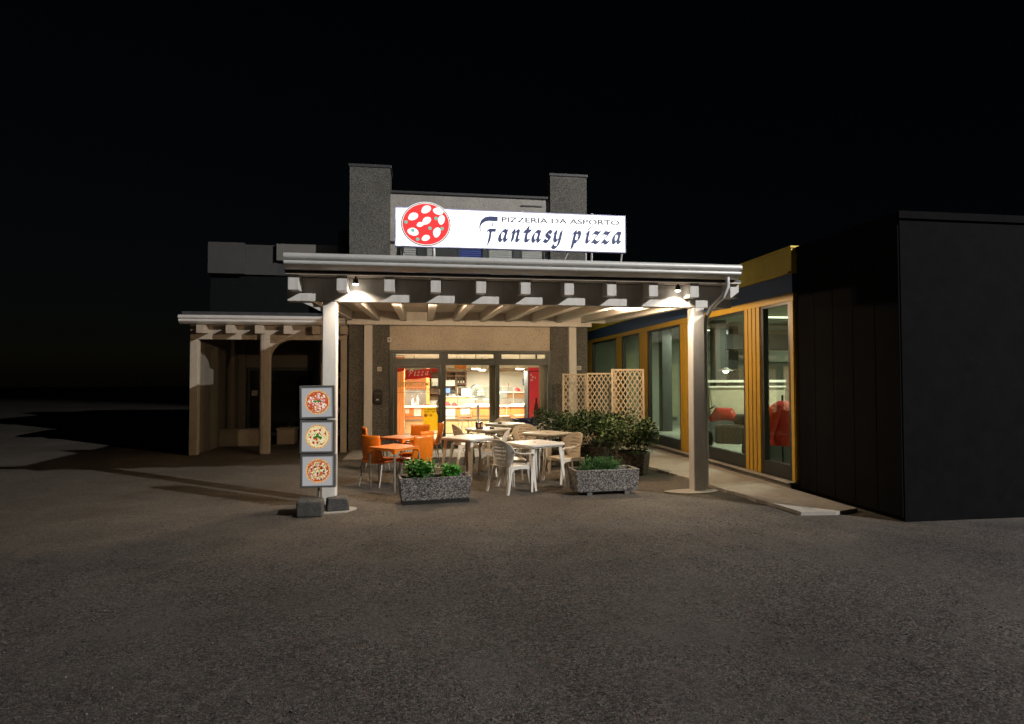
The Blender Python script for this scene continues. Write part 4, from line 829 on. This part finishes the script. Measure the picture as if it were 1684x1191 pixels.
def armchair(label, loc, rz, m):
    t = thing('garden_armchair', label, 'chair', loc, rz, 'plastic garden armchairs')
    nu, nv = 36, 30; P = []
    for j in range(nv + 1):
        v = j / nv; z = .38 + .42 * v
        hw = .185 + .075 * min(1, v / .55) if v < .6 else .26 * math.sqrt(max(.012, 1 - ((v - .6) / .405) ** 2))
        yb_ = -.19 - .09 * v
        P.append([(hw * (2 * i / nu - 1), yb_ + .10 * (hw / .26) ** 2 * (2 * i / nu - 1) ** 2 * (1.0 if v > .3 else .3 + v * 2.3), z) for i in range(nu + 1)])
    fs = []
    bands = {(5, 7), (9, 11), (13, 15), (17, 19), (21, 23), (25, 26)}
    for j in range(nv):
        for i in range(nu):
            cut = False
            for bi, (a, b) in enumerate(sorted(bands)):
                lim = 11 - (abs(bi - 3.5) * 1.2)
                if a <= j < b and i % 2 == bi % 2 and abs(i - nu / 2 + .5) < lim: cut = True
            if not cut: fs.append((j * (nu + 1) + i, j * (nu + 1) + i + 1, (j + 1) * (nu + 1) + i + 1, (j + 1) * (nu + 1) + i))
    MB().add([q for r in P for q in r], fs).build('backrest', m, t, smooth=True, solid=.011)
    P = []
    for j in range(9):
        v = j / 8; yv = -.20 + .42 * v
        P.append([((.19 + .035 * v) * u, yv, .40 - .012 * (1 - u * u) + (-.03 * ((v - .8) / .2) ** 2 if v > .8 else 0)) for u in [i / 5 - 1 for i in range(11)]])
    MB().grid(P).build('seat', m, t, smooth=True, solid=.012)
    MB().sweep([(-.22, .205, .365), (-.1, .225, .375), (.1, .225, .375), (.22, .205, .365)], .05, .012, (0, 0, 1)).build('seat_skirt', m, t)
    for s_ in (-1, 1):
        MB().sweep([(s_ * .255, -.16, .63), (s_ * .268, -.05, .60), (s_ * .27, .08, .585), (s_ * .265, .19, .585), (s_ * .262, .235, .555)], [.035, .05, .055, .055, .05], .014, (1, 0, 0)).build('armrest', m, t, smooth=True)
        MB().sweep([(s_ * .262, .235, .56), (s_ * .258, .232, .40), (s_ * .255, .25, .2), (s_ * .262, .275, 0)], [.05, .065, .05, .04], .016, (0, 1, 0)).build('leg', m, t, smooth=True)
        MB().sweep([(s_ * .235, .235, .55), (s_ * .236, .228, .40), (s_ * .24, .25, .2), (s_ * .252, .272, .0)], [.055, .06, .04, .03], .014, (1, 0, 0)).build('leg_flange', m, t, smooth=True)
        MB().sweep([(s_ * .2, -.19, .40), (s_ * .222, -.225, .2), (s_ * .238, -.275, 0)], [.08, .055, .04], .016, (1, 0, 0)).build('leg', m, t, smooth=True)
        MB().sweep([(s_ * .225, -.19, .40), (s_ * .238, -.22, .2), (s_ * .25, -.262, 0)], [.08, .05, .035], .014, (0, 1, 0)).build('leg_flange', m, t, smooth=True)
        MB().sweep([(s_ * .222, .22, .30), (s_ * .218, .16, .365), (s_ * .212, .0, .382), (s_ * .208, -.13, .37), (s_ * .21, -.2, .30)], .05, .012, (0, 0, 1)).build('side_skirt', m, t)
    return t
wc = armchair('white slotted armchair in front, pushed to the left of the nearest table', (1.33, 9.20, 0), R(-58), M_plastic)
wc2 = armchair('cream slotted armchair right of the nearest white table, facing left', (2.36, 9.98, 0), R(112), M_plast2)
for src, loc, rz, lb in ((wc, (1.42, 9.88, 0), R(-85), 'white armchair tucked behind the front slotted armchair'), (wc2, (2.75, 11.45, 0), R(135), 'cream armchair in front of the dark shrubs'), (wc2, (1.98, 11.85, 0), R(165), 'cream armchair between the shop window and the right hand table'), (wc2, (1.30, 11.05, 0), R(80), 'cream armchair in the middle of the white tables facing left'), (wc2, (.86, 12.3, 0), R(-75), 'cream armchair seen edge on left of the napkin holder table'), (wc2, (1.93, 14.35, 0), R(170), 'cream armchair behind the rearmost white table')):
    dup(src, loc, rz, lb)
s1 = dup(wc, (2.62, 13.55, 0), R(115), 'white armchair leaning forward against the rear table beside the blue bin'); s2 = dup(wc, (2.80, 13.75, 0), R(118), 'white armchair behind the leaning one near the window corner')
# napkin holder, ashtrays, bin
nh = thing('napkin_holder', 'dark napkin holder with pale panels on a white table', 'napkin holder', (1.13, 12.25, .701), R(20)); bx('holder_body', mat('dark brown plastic', (.03, .015, .015), .4), nh, -.065, .065, -.05, .05, 0, .14, .006)
for s_ in (-1, 1): bx('napkin_panel', mat('pinkish napkin', (.55, .42, .42), .8), nh, s_ * .034 - .022, s_ * .034 + .022, -.0535, -.0505, .035, .11)
for x, y, z, lb in ((1.38, 12.22, .701, 'small dark ashtray on the table with the napkin holder'), (1.72, 13.6, .701, 'small dark ashtray on the rearmost white table')):
    o = thing('ashtray', lb, 'ashtray', (x, y, z)); MB().tube([(0, 0, 0), (0, 0, .025)], [.045, .055], 14).build('bowl', mat('smoked glass', (.06, .045, .03), .2), o, smooth=True); MB().tube([(0, 0, .026), (0, 0, .03)], .04, 14).build('ash', M_concd, o)
bn2 = thing('blue_bin', 'navy blue plastic bin with a flared rim under the shop window', 'bin', (2.48, 14.3, 0), R(12))
M_navy = mat('navy plastic', (.012, .018, .07), .4)
MB().add([(x * a, y_ * b, z) for z, a, b in ((.0, .17, .15), (.66, .24, .2), (.76, .32, .25)) for x, y_ in ((-1, -1), (1, -1), (1, 1), (-1, 1))], [(0, 1, 2, 3)] + [(k * 4 + i, k * 4 + (i + 1) % 4, k * 4 + 4 + (i + 1) % 4, k * 4 + 4 + i) for k in (0, 1) for i in range(4)]).build('bin_body', M_navy, bn2, solid=.012); bx('rim', M_navy, bn2, -.33, .33, -.26, -.245, .745, .785, .005)

# ------------------------------------------------------------------ planters and plants
def trough(label, loc, rz, L, D, H, m, feet):
    t = thing('planter', label, 'planter', loc, rz, 'exposed aggregate trough planters')
    a, b = L / 2, D / 2; k = .93; th = .045; z0 = .05
    v = []
    for x, y_, z in ((k, k, z0), (1, 1, z0 + H)):
        v += [(-a * x, -b * y_, z), (a * x, -b * y_, z), (a * x, b * y_, z), (-a * x, b * y_, z)]
    v += [(-a + th, -b + th, z0 + H), (a - th, -b + th, z0 + H), (a - th, b - th, z0 + H), (-a + th, b - th, z0 + H)]
    v += [(-a + th * 1.3, -b + th * 1.3, z0 + H - .1), (a - th * 1.3, -b + th * 1.3, z0 + H - .1), (a - th * 1.3, b - th * 1.3, z0 + H - .1), (-a + th * 1.3, b - th * 1.3, z0 + H - .1)]
    f = [(3, 2, 1, 0)] + [(q * 4 + i, q * 4 + (i + 1) % 4, q * 4 + 4 + (i + 1) % 4, q * 4 + 4 + i) for q in range(3) for i in range(4)] + [(12, 13, 14, 15)]
    MB().add(v, f).build('trough', m, t, bevel=.012)
    bx('soil', M_soil, t, -a + th * 1.4, a - th * 1.4, -b + th * 1.4, b - th * 1.4, z0 + H - .099, z0 + H - .045)
    if feet:
        for x in (-a * .55, a * .62): bx('foot', M_concd, t, x - .04, x + .04, -b * .85, b * .85, 0, z0 - .001)
    else: bx('foot', M_black, t, -a * .9, a * .93, -b * .86, b * .86, 0, z0 - .001)
    return t
trough('left grey pebbled trough planter on a dark base holding basil', (.165, 8.60, 0), R(7), 1.0, .36, .31, M_aggr, False)
trough('right grey pebbled trough planter on two feet holding a spiky green plant', (2.68, 8.86, 0), R(4), 1.0, .40, .32, M_aggr, True)
def leaf_mesh(mb, p, d, up, L, W_):
    d = d.normalized(); s_ = d.cross(up).normalized() if d.cross(up).length > 1e-4 else Vector((1, 0, 0)); n_ = s_.cross(d)
    mb.add([p, p + d * L * .5 + s_ * W_ / 2 + n_ * L * .06, p + d * L - n_ * L * .1, p + d * L * .5 - s_ * W_ / 2 + n_ * L * .06, p + d * L * .5 - n_ * L * .02], [(0, 1, 4), (1, 2, 4), (2, 3, 4), (3, 0, 4)])
def bush(name, label, cat, loc, rx, ry, h, n, L, m, clumps=9, stems=6, group=None, seed=1):
    rn = random.Random(seed); t = thing(name, label, cat, loc, 0, group); mb = MB(); st = MB()
    C = [(Vector((rn.uniform(-.7, .7) * rx, rn.uniform(-.7, .7) * ry, h * rn.uniform(.35, .85))), rn.uniform(.3, .5)) for _ in range(clumps)]
    for c, s_ in C[:stems]: st.tube([(c.x * .25, c.y * .25, -.03), (c.x * .6, c.y * .6, c.z * .5), c], [.01, .007, .003], 5)
    for _ in range(n):
        c, s_ = rn.choice(C)
        q = Vector((rn.gauss(0, 1), rn.gauss(0, 1), rn.gauss(0, 1))).normalized() * (rn.random() ** .4)
        p = c + Vector((q.x * rx * s_, q.y * ry * s_, q.z * h * s_ * .75))
        if p.z < .02: continue
        d = Vector((q.x + rn.gauss(0, .5), q.y + rn.gauss(0, .5), q.z * .5 + rn.uniform(-.2, .5)))
        leaf_mesh(mb, p, d, Vector((rn.gauss(0, .4), rn.gauss(0, .4), 1)), L * rn.uniform(.6, 1.25), L * rn.uniform(.55, .8))
    mb.build('foliage', m, t, fix=False); st.build('stem', M_bark, t, smooth=True)
    return t
bush('basil_plant', 'large leafy basil plant in the left end of the left planter', 'basil', (-.06, 8.57, .30), .25, .16, .27, 1000, .055, M_basil, 12, seed=3)
bush('basil_plant', 'small round basil plant in the right half of the left planter', 'basil', (.395, 8.635, .30), .13, .12, .17, 520, .06, M_basil2, 8, seed=4)
def spiky(label, loc):
    rn = random.Random(8); t = thing('rosemary_plant', label, 'plant', loc); mb = MB(); st = MB()
    for k in range(210):
        a = rn.uniform(0, 6.3); e = rn.uniform(.3, 1.4); b = Vector((rn.uniform(-.20, .20), rn.uniform(-.06, .06), 0)); d = Vector((math.cos(a) * math.cos(e), math.sin(a) * math.cos(e) * .6, math.sin(e) * .8)); Ls = rn.uniform(.18, .32)
        st.tube([b, b + d * Ls], [.003, .0015], 4, cap=False)
        for i in range(22):
            p = b + d * Ls * (.15 + .85 * i / 22); q = (d * .8 + Vector((rn.gauss(0, .6), rn.gauss(0, .6), rn.gauss(0, .5)))).normalized()
            leaf_mesh(mb, p, q, Vector((0, 0, 1)), .045, .009)
    mb.build('foliage', M_heath, t, fix=False); st.build('stem', M_bark, t)
spiky('low spiky green plant filling the right trough planter', (2.62, 8.85, .31))
def round_planter(label, loc, r, h):
    t = thing('round_planter', label, 'planter', loc, R(22), 'round pebbled planters')
    P = lambda q: [(q * math.cos(i * math.pi / 4), q * math.sin(i * math.pi / 4)) for i in range(8)]
    v = []
    for q, z in ((r * .88, 0), (r, h), (r - .045, h), (r - .06, h - .08)): v += [(a, b, z) for a, b in P(q)]
    MB().add(v, [tuple(reversed(range(8)))] + [(k * 8 + i, k * 8 + (i + 1) % 8, k * 8 + 8 + (i + 1) % 8, k * 8 + 8 + i) for k in range(3) for i in range(8)] + [tuple(range(24, 32))]).build('tub', M_aggr2, t, bevel=.012)
    MB().prism(P(r - .065), h - .079, h - .03).build('soil', M_soil, t)
for loc, lb in (((3.72, 10.55, .0), 'nearest brown pebbled tub under the olive green shrub'), ((3.28, 11.55, .0), 'brown pebbled tub in the middle of the shrub row'), ((2.98, 12.75, .0), 'farthest brown pebbled tub in front of the lattice panels'), ((3.75, 12.35, 0), 'brown pebbled tub hidden between the shrubs and the tall lattice')): round_planter(lb, loc, .33, .40)
G_ = 'shrubs in front of the lattice panels'
bush('shrub', 'olive green shrub in the nearest tub beside the footway', 'shrub', (3.68, 10.5, .36), .55, .5, .60, 2300, .07, M_mdleaf, 16, seed=5, group=G_)
bush('shrub', 'dark green shrub in the middle of the row', 'shrub', (3.28, 11.55, .36), .62, .55, .62, 2400, .065, M_dkleaf, 16, seed=6, group=G_)
bush('shrub', 'dark shrub farthest left by the lattice and shop window corner', 'shrub', (2.98, 12.75, .36), .68, .5, .68, 2400, .065, M_dkleaf, 16, seed=9, group=G_)
bush('shrub', 'dark tall shrub against the tallest lattice panel', 'shrub', (3.75, 12.25, .36), .6, .5, .66, 2300, .065, M_dkleaf, 15, seed=10, group=G_)

# ------------------------------------------------------------------ lattice panels
def trellis(label, loc, rz, w_, h, lean=0):
    t = thing('lattice_panel', label, 'trellis', loc, rz, 'cream lattice panels'); t.rotation_euler = (lean, 0, rz)
    b = .04
    bx('frame_bar', M_cream, t, 0, b, -.02, .02, 0, h, .004); bx('frame_bar', M_cream, t, w_ - b, w_, -.02, .02, 0, h, .004)
    bx('frame_bar', M_cream, t, b, w_ - b, -.02, .02, h - b, h, .004); bx('frame_bar', M_cream, t, b, w_ - b, -.02, .02, 0, b, .004)
    x0, x1, z0, z1 = b, w_ - b, b, h - b; k = 1.6; step = .105
    for sgn in (1, -1):
        c = -(z1 - z0) / k
        while c < (x1 - x0):
            pts = []
            xa, xb = max(0, c), min(x1 - x0, c + (z1 - z0) / k)
            if xb - xa > .03:
                A = (xa, (xa - c) * k); B = (xb, (xb - c) * k)
                if sgn < 0: A = (x1 - x0 - A[0], A[1]); B = (x1 - x0 - B[0], B[1])
                yv = .006 * sgn
                MB().sweep([(x0 + A[0], yv, z0 + A[1]), (x0 + B[0], yv, z0 + B[1])], .022, .008, (1, 0, 0) if abs(B[0] - A[0]) < abs(B[1] - A[1]) else (0, 0, 1)).build('slat', M_cream, t)
            c += step
    return t
trellis('shortest cream lattice panel in front of the right cream post', (3.30, 14.2, .10), R(0), .585, 1.73)
trellis('middle cream lattice panel partly behind the tallest one', (3.70, 13.5, .10), R(-3), .69, 1.74)
trellis('tallest cream lattice panel nearest the footway', (4.06, 12.75, .10), R(-6), .72, 1.82, R(-2))

# ------------------------------------------------------------------ totem of three pizza pictures by the left post
def pizza_print(name, kind):
    m, n, l, b = nodes(name)
    tc = N(n, 'ShaderNodeTexCoord'); sp = N(n, 'ShaderNodeSeparateXYZ'); l.new(tc.outputs['Object'], sp.inputs[0])
    cb = N(n, 'ShaderNodeCombineXYZ'); l.new(sp.outputs['X'], cb.inputs[0]); l.new(sp.outputs['Z'], cb.inputs[1])
    V = cb.outputs[0]
    nz = N(n, 'ShaderNodeTexNoise', Scale=14, Detail=5); l.new(V, nz.inputs['Vector'])
    ln = N(n, 'ShaderNodeVectorMath', operation='LENGTH'); l.new(V, ln.inputs[0])
    wob = N(n, 'ShaderNodeMath', operation='MULTIPLY_ADD'); l.new(nz.outputs[0], wob.inputs[0]); wob.inputs[1].default_value = .02; l.new(ln.outputs['Value'], wob.inputs[2])
    rr_ = wob.outputs[0]
    def step(src, t, inv=False):
        x = N(n, 'ShaderNodeMath', operation='LESS_THAN' if not inv else 'GREATER_THAN'); l.new(src, x.inputs[0]); x.inputs[1].default_value = t; return x.outputs[0]
    def over(bot, top, fac):
        x = N(n, 'ShaderNodeMix', data_type='RGBA'); l.new(fac, x.inputs[0])
        for i, c in ((6, bot), (7, top)):
            if isinstance(c, tuple): x.inputs[i].default_value = rgb(c)
            else: l.new(c, x.inputs[i])
        return x.outputs[2]
    def mul(a, c):
        x = N(n, 'ShaderNodeMath', operation='MULTIPLY'); l.new(a, x.inputs[0]); l.new(c, x.inputs[1]); return x.outputs[0]
    def vor(sc, seed=0):
        mp = N(n, 'ShaderNodeMapping'); mp.inputs['Location'].default_value = (seed * 3.1, seed * 1.7, 0); l.new(V, mp.inputs[0])
        x = N(n, 'ShaderNodeTexVoronoi', Scale=sc); l.new(mp.outputs[0], x.inputs['Vector']); s_ = N(n, 'ShaderNodeSeparateColor'); l.new(x.outputs['Color'], s_.inputs[0]); return x.outputs['Distance'], s_.outputs
    nf = N(n, 'ShaderNodeTexNoise', Scale=60, Detail=4); l.new(V, nf.inputs['Vector'])
    crust = ramp(n, [(.3, (.42, .17, .04)), (.55, (.72, .42, .16)), (.75, (.80, .58, .32))]); l.new(nf.outputs[0], crust.inputs[0])
    c = over((.36, .36, .37), crust.outputs[0], step(rr_, .168))
    sauce = ramp(n, [(.3, (.35, .03, .01)), (.7, (.62, .13, .04))]); l.new(nf.outputs[0], sauce.inputs[0])
    inner = step(rr_, .148)
    pal = {0: ([(0, (.80, .70, .52)), (.3, (.72, .40, .40)), (.55, (.62, .28, .12)), (.7, (.85, .80, .68)), (.85, (.66, .34, .34))], 0),
           1: ([(0, (.78, .66, .36)), (.4, (.85, .78, .52)), (.7, (.70, .58, .25)), (.86, (.45, .42, .12))], 1),
           2: ([(0, (.80, .72, .50)), (.3, (.55, .42, .34)), (.5, (.60, .58, .26)), (.72, (.76, .62, .48)), (.9, (.5, .2, .08))], 2)}[kind]
    base = over(sauce.outputs[0], (.80, .66, .36), step(nf.outputs[0], .5)) if kind != 1 else crust.outputs[0]
    c = over(c, sauce.outputs[0] if kind != 1 else (.80, .66, .38), inner)
    d, cc = vor(38 if kind == 0 else 50, kind); pr_ = ramp(n, pal[0], 'CONSTANT'); l.new(cc[0], pr_.inputs[0])
    c = over(c, pr_.outputs[0], mul(step(rr_, .136), step(d, .55)))
    if kind == 1:
        d, cc = vor(27, 5); c = over(c, (.55, .03, .02), mul(mul(step(d, .42), step(cc[0], .5)), step(rr_, .13)))
        d, cc = vor(34, 9); c = over(c, (.10, .20, .03), mul(mul(step(d, .36), step(cc[1], .35)), step(rr_, .13)))
    if kind == 2:
        d, cc = vor(25, 7); c = over(c, (.012, .010, .012), mul(mul(step(d, .3), step(cc[0], .7)), step(rr_, .135)))
        d, cc = vor(28, 3); c = over(c, (.45, .52, .2), mul(mul(step(d, .42), step(cc[0], .45)), step(rr_, .13)))
    d, cc = vor(70, 4); c = over(c, (.05, .02, .01), mul(mul(step(d, .3), step(cc[2], .16)), step(rr_, .165)))
    if kind < 2:                                             # basil leaves printed in the middle
        for ax, az, sx, sz_, rot_ in (((-.028, .012, .03, .011, .1), (.02, .014, .034, .012, -.05)) if kind == 0 else ((.0, .02, .018, .026, 0), (-.028, -.008, .028, .016, .4), (.03, -.01, .032, .017, -.3))):
            mp = N(n, 'ShaderNodeMapping', vector_type='TEXTURE'); mp.inputs['Location'].default_value = (ax, az, 0); mp.inputs['Rotation'].default_value = (0, 0, rot_); mp.inputs['Scale'].default_value = (sx, sz_, 1); l.new(V, mp.inputs[0])
            q = N(n, 'ShaderNodeVectorMath', operation='LENGTH'); l.new(mp.outputs[0], q.inputs[0]); c = over(c, (.03, .16, .02), step(q.outputs['Value'], 1.0))
    l.new(c, b.inputs['Base Color']); b.inputs['Roughness'].default_value = .35
    l.new(c, b.inputs['Emission Color']); b.inputs['Emission Strength'].default_value = .48
    return m
tt = thing('pizza_totem', 'stand of three framed pizza pictures one above the other by the left post', 'display stand', (-1.38, 8.36, 0))
M_tf = mat('grey aluminium frame', (.20, .20, .195), .4, metal=.5, var=.1)
for k, (zc, rz_, dx) in enumerate(((1.40, 2.5, 0), (.945, -1, .005), (.495, 0, .015))):
    o = bpy.data.objects.new('picture_box', None)
    hb = MB().box(-.225, .225, .002, .09, -.22, .22).build('picture_box', M_tf, tt, bevel=.008); hb.location = (dx, 0, zc); hb.rotation_euler = (0, R(-rz_ * .4), R(rz_ * .6))
    for a, b, c, d in ((-.225, -.197, -.22, .22), (.197, .225, -.22, .22), (-.197, .197, -.22, -.194), (-.197, .197, .194, .22)): bx('picture_frame', M_tf, hb, a, b, -.025, .0015, c, d, .005)
    bx('pizza_picture', pizza_print('pizza print', k), hb, -.196, .196, -.008, .0015, -.193, .193)
    hb['label'] = ('top picture box: ham pizza with basil', 'middle picture box: pale pizza with cherry tomatoes', 'bottom picture box: pizza with black olives')[k]
MB().tube([(.02, .05, .05), (.02, .05, 1.3)], .018, 10).build('pole', M_steel, tt, smooth=True); 
for z in (1.17, .72): bx('joint_bracket', M_black, tt, -.15, .12, .02, .08, z - .012, z + .012)
bx('foot_plate', M_steel, tt, -.08, .12, -.04, .14, 0.024, .05)
def rock(label, loc, rz, a, b, h, seed):
    rn = random.Random(seed); o = thing('stone_block', label, 'stone block', loc, rz)
    v = [(x * a * (1 if z == 0 else .93) + rn.uniform(-.015, .015), y_ * b * (1 if z == 0 else .9) + rn.uniform(-.015, .015), z * h + (rn.uniform(-.02, .02) if z else 0)) for z in (0, 1) for y_ in (-1, 1) for x in (-1, 1)]
    MB().add(v, [(0, 2, 3, 1), (4, 5, 7, 6), (0, 1, 5, 4), (2, 6, 7, 3), (0, 4, 6, 2), (1, 3, 7, 5)]).build('block', M_stone, o, bevel=.022, seg=3)
    MB().tube([(0, -b * .4, h * .9), (0, -b * .4, h + .012)], .012, 8).build('lifting_eye', M_steel, o)
rock('dark stone block left at the foot of the pizza stand', (-1.40, 8.00, 0.0), R(6), .17, .17, .19, 2); rock('dark stone block right at the foot of the pizza stand', (-1.10, 8.22, .0), R(12), .145, .13, .17, 5)
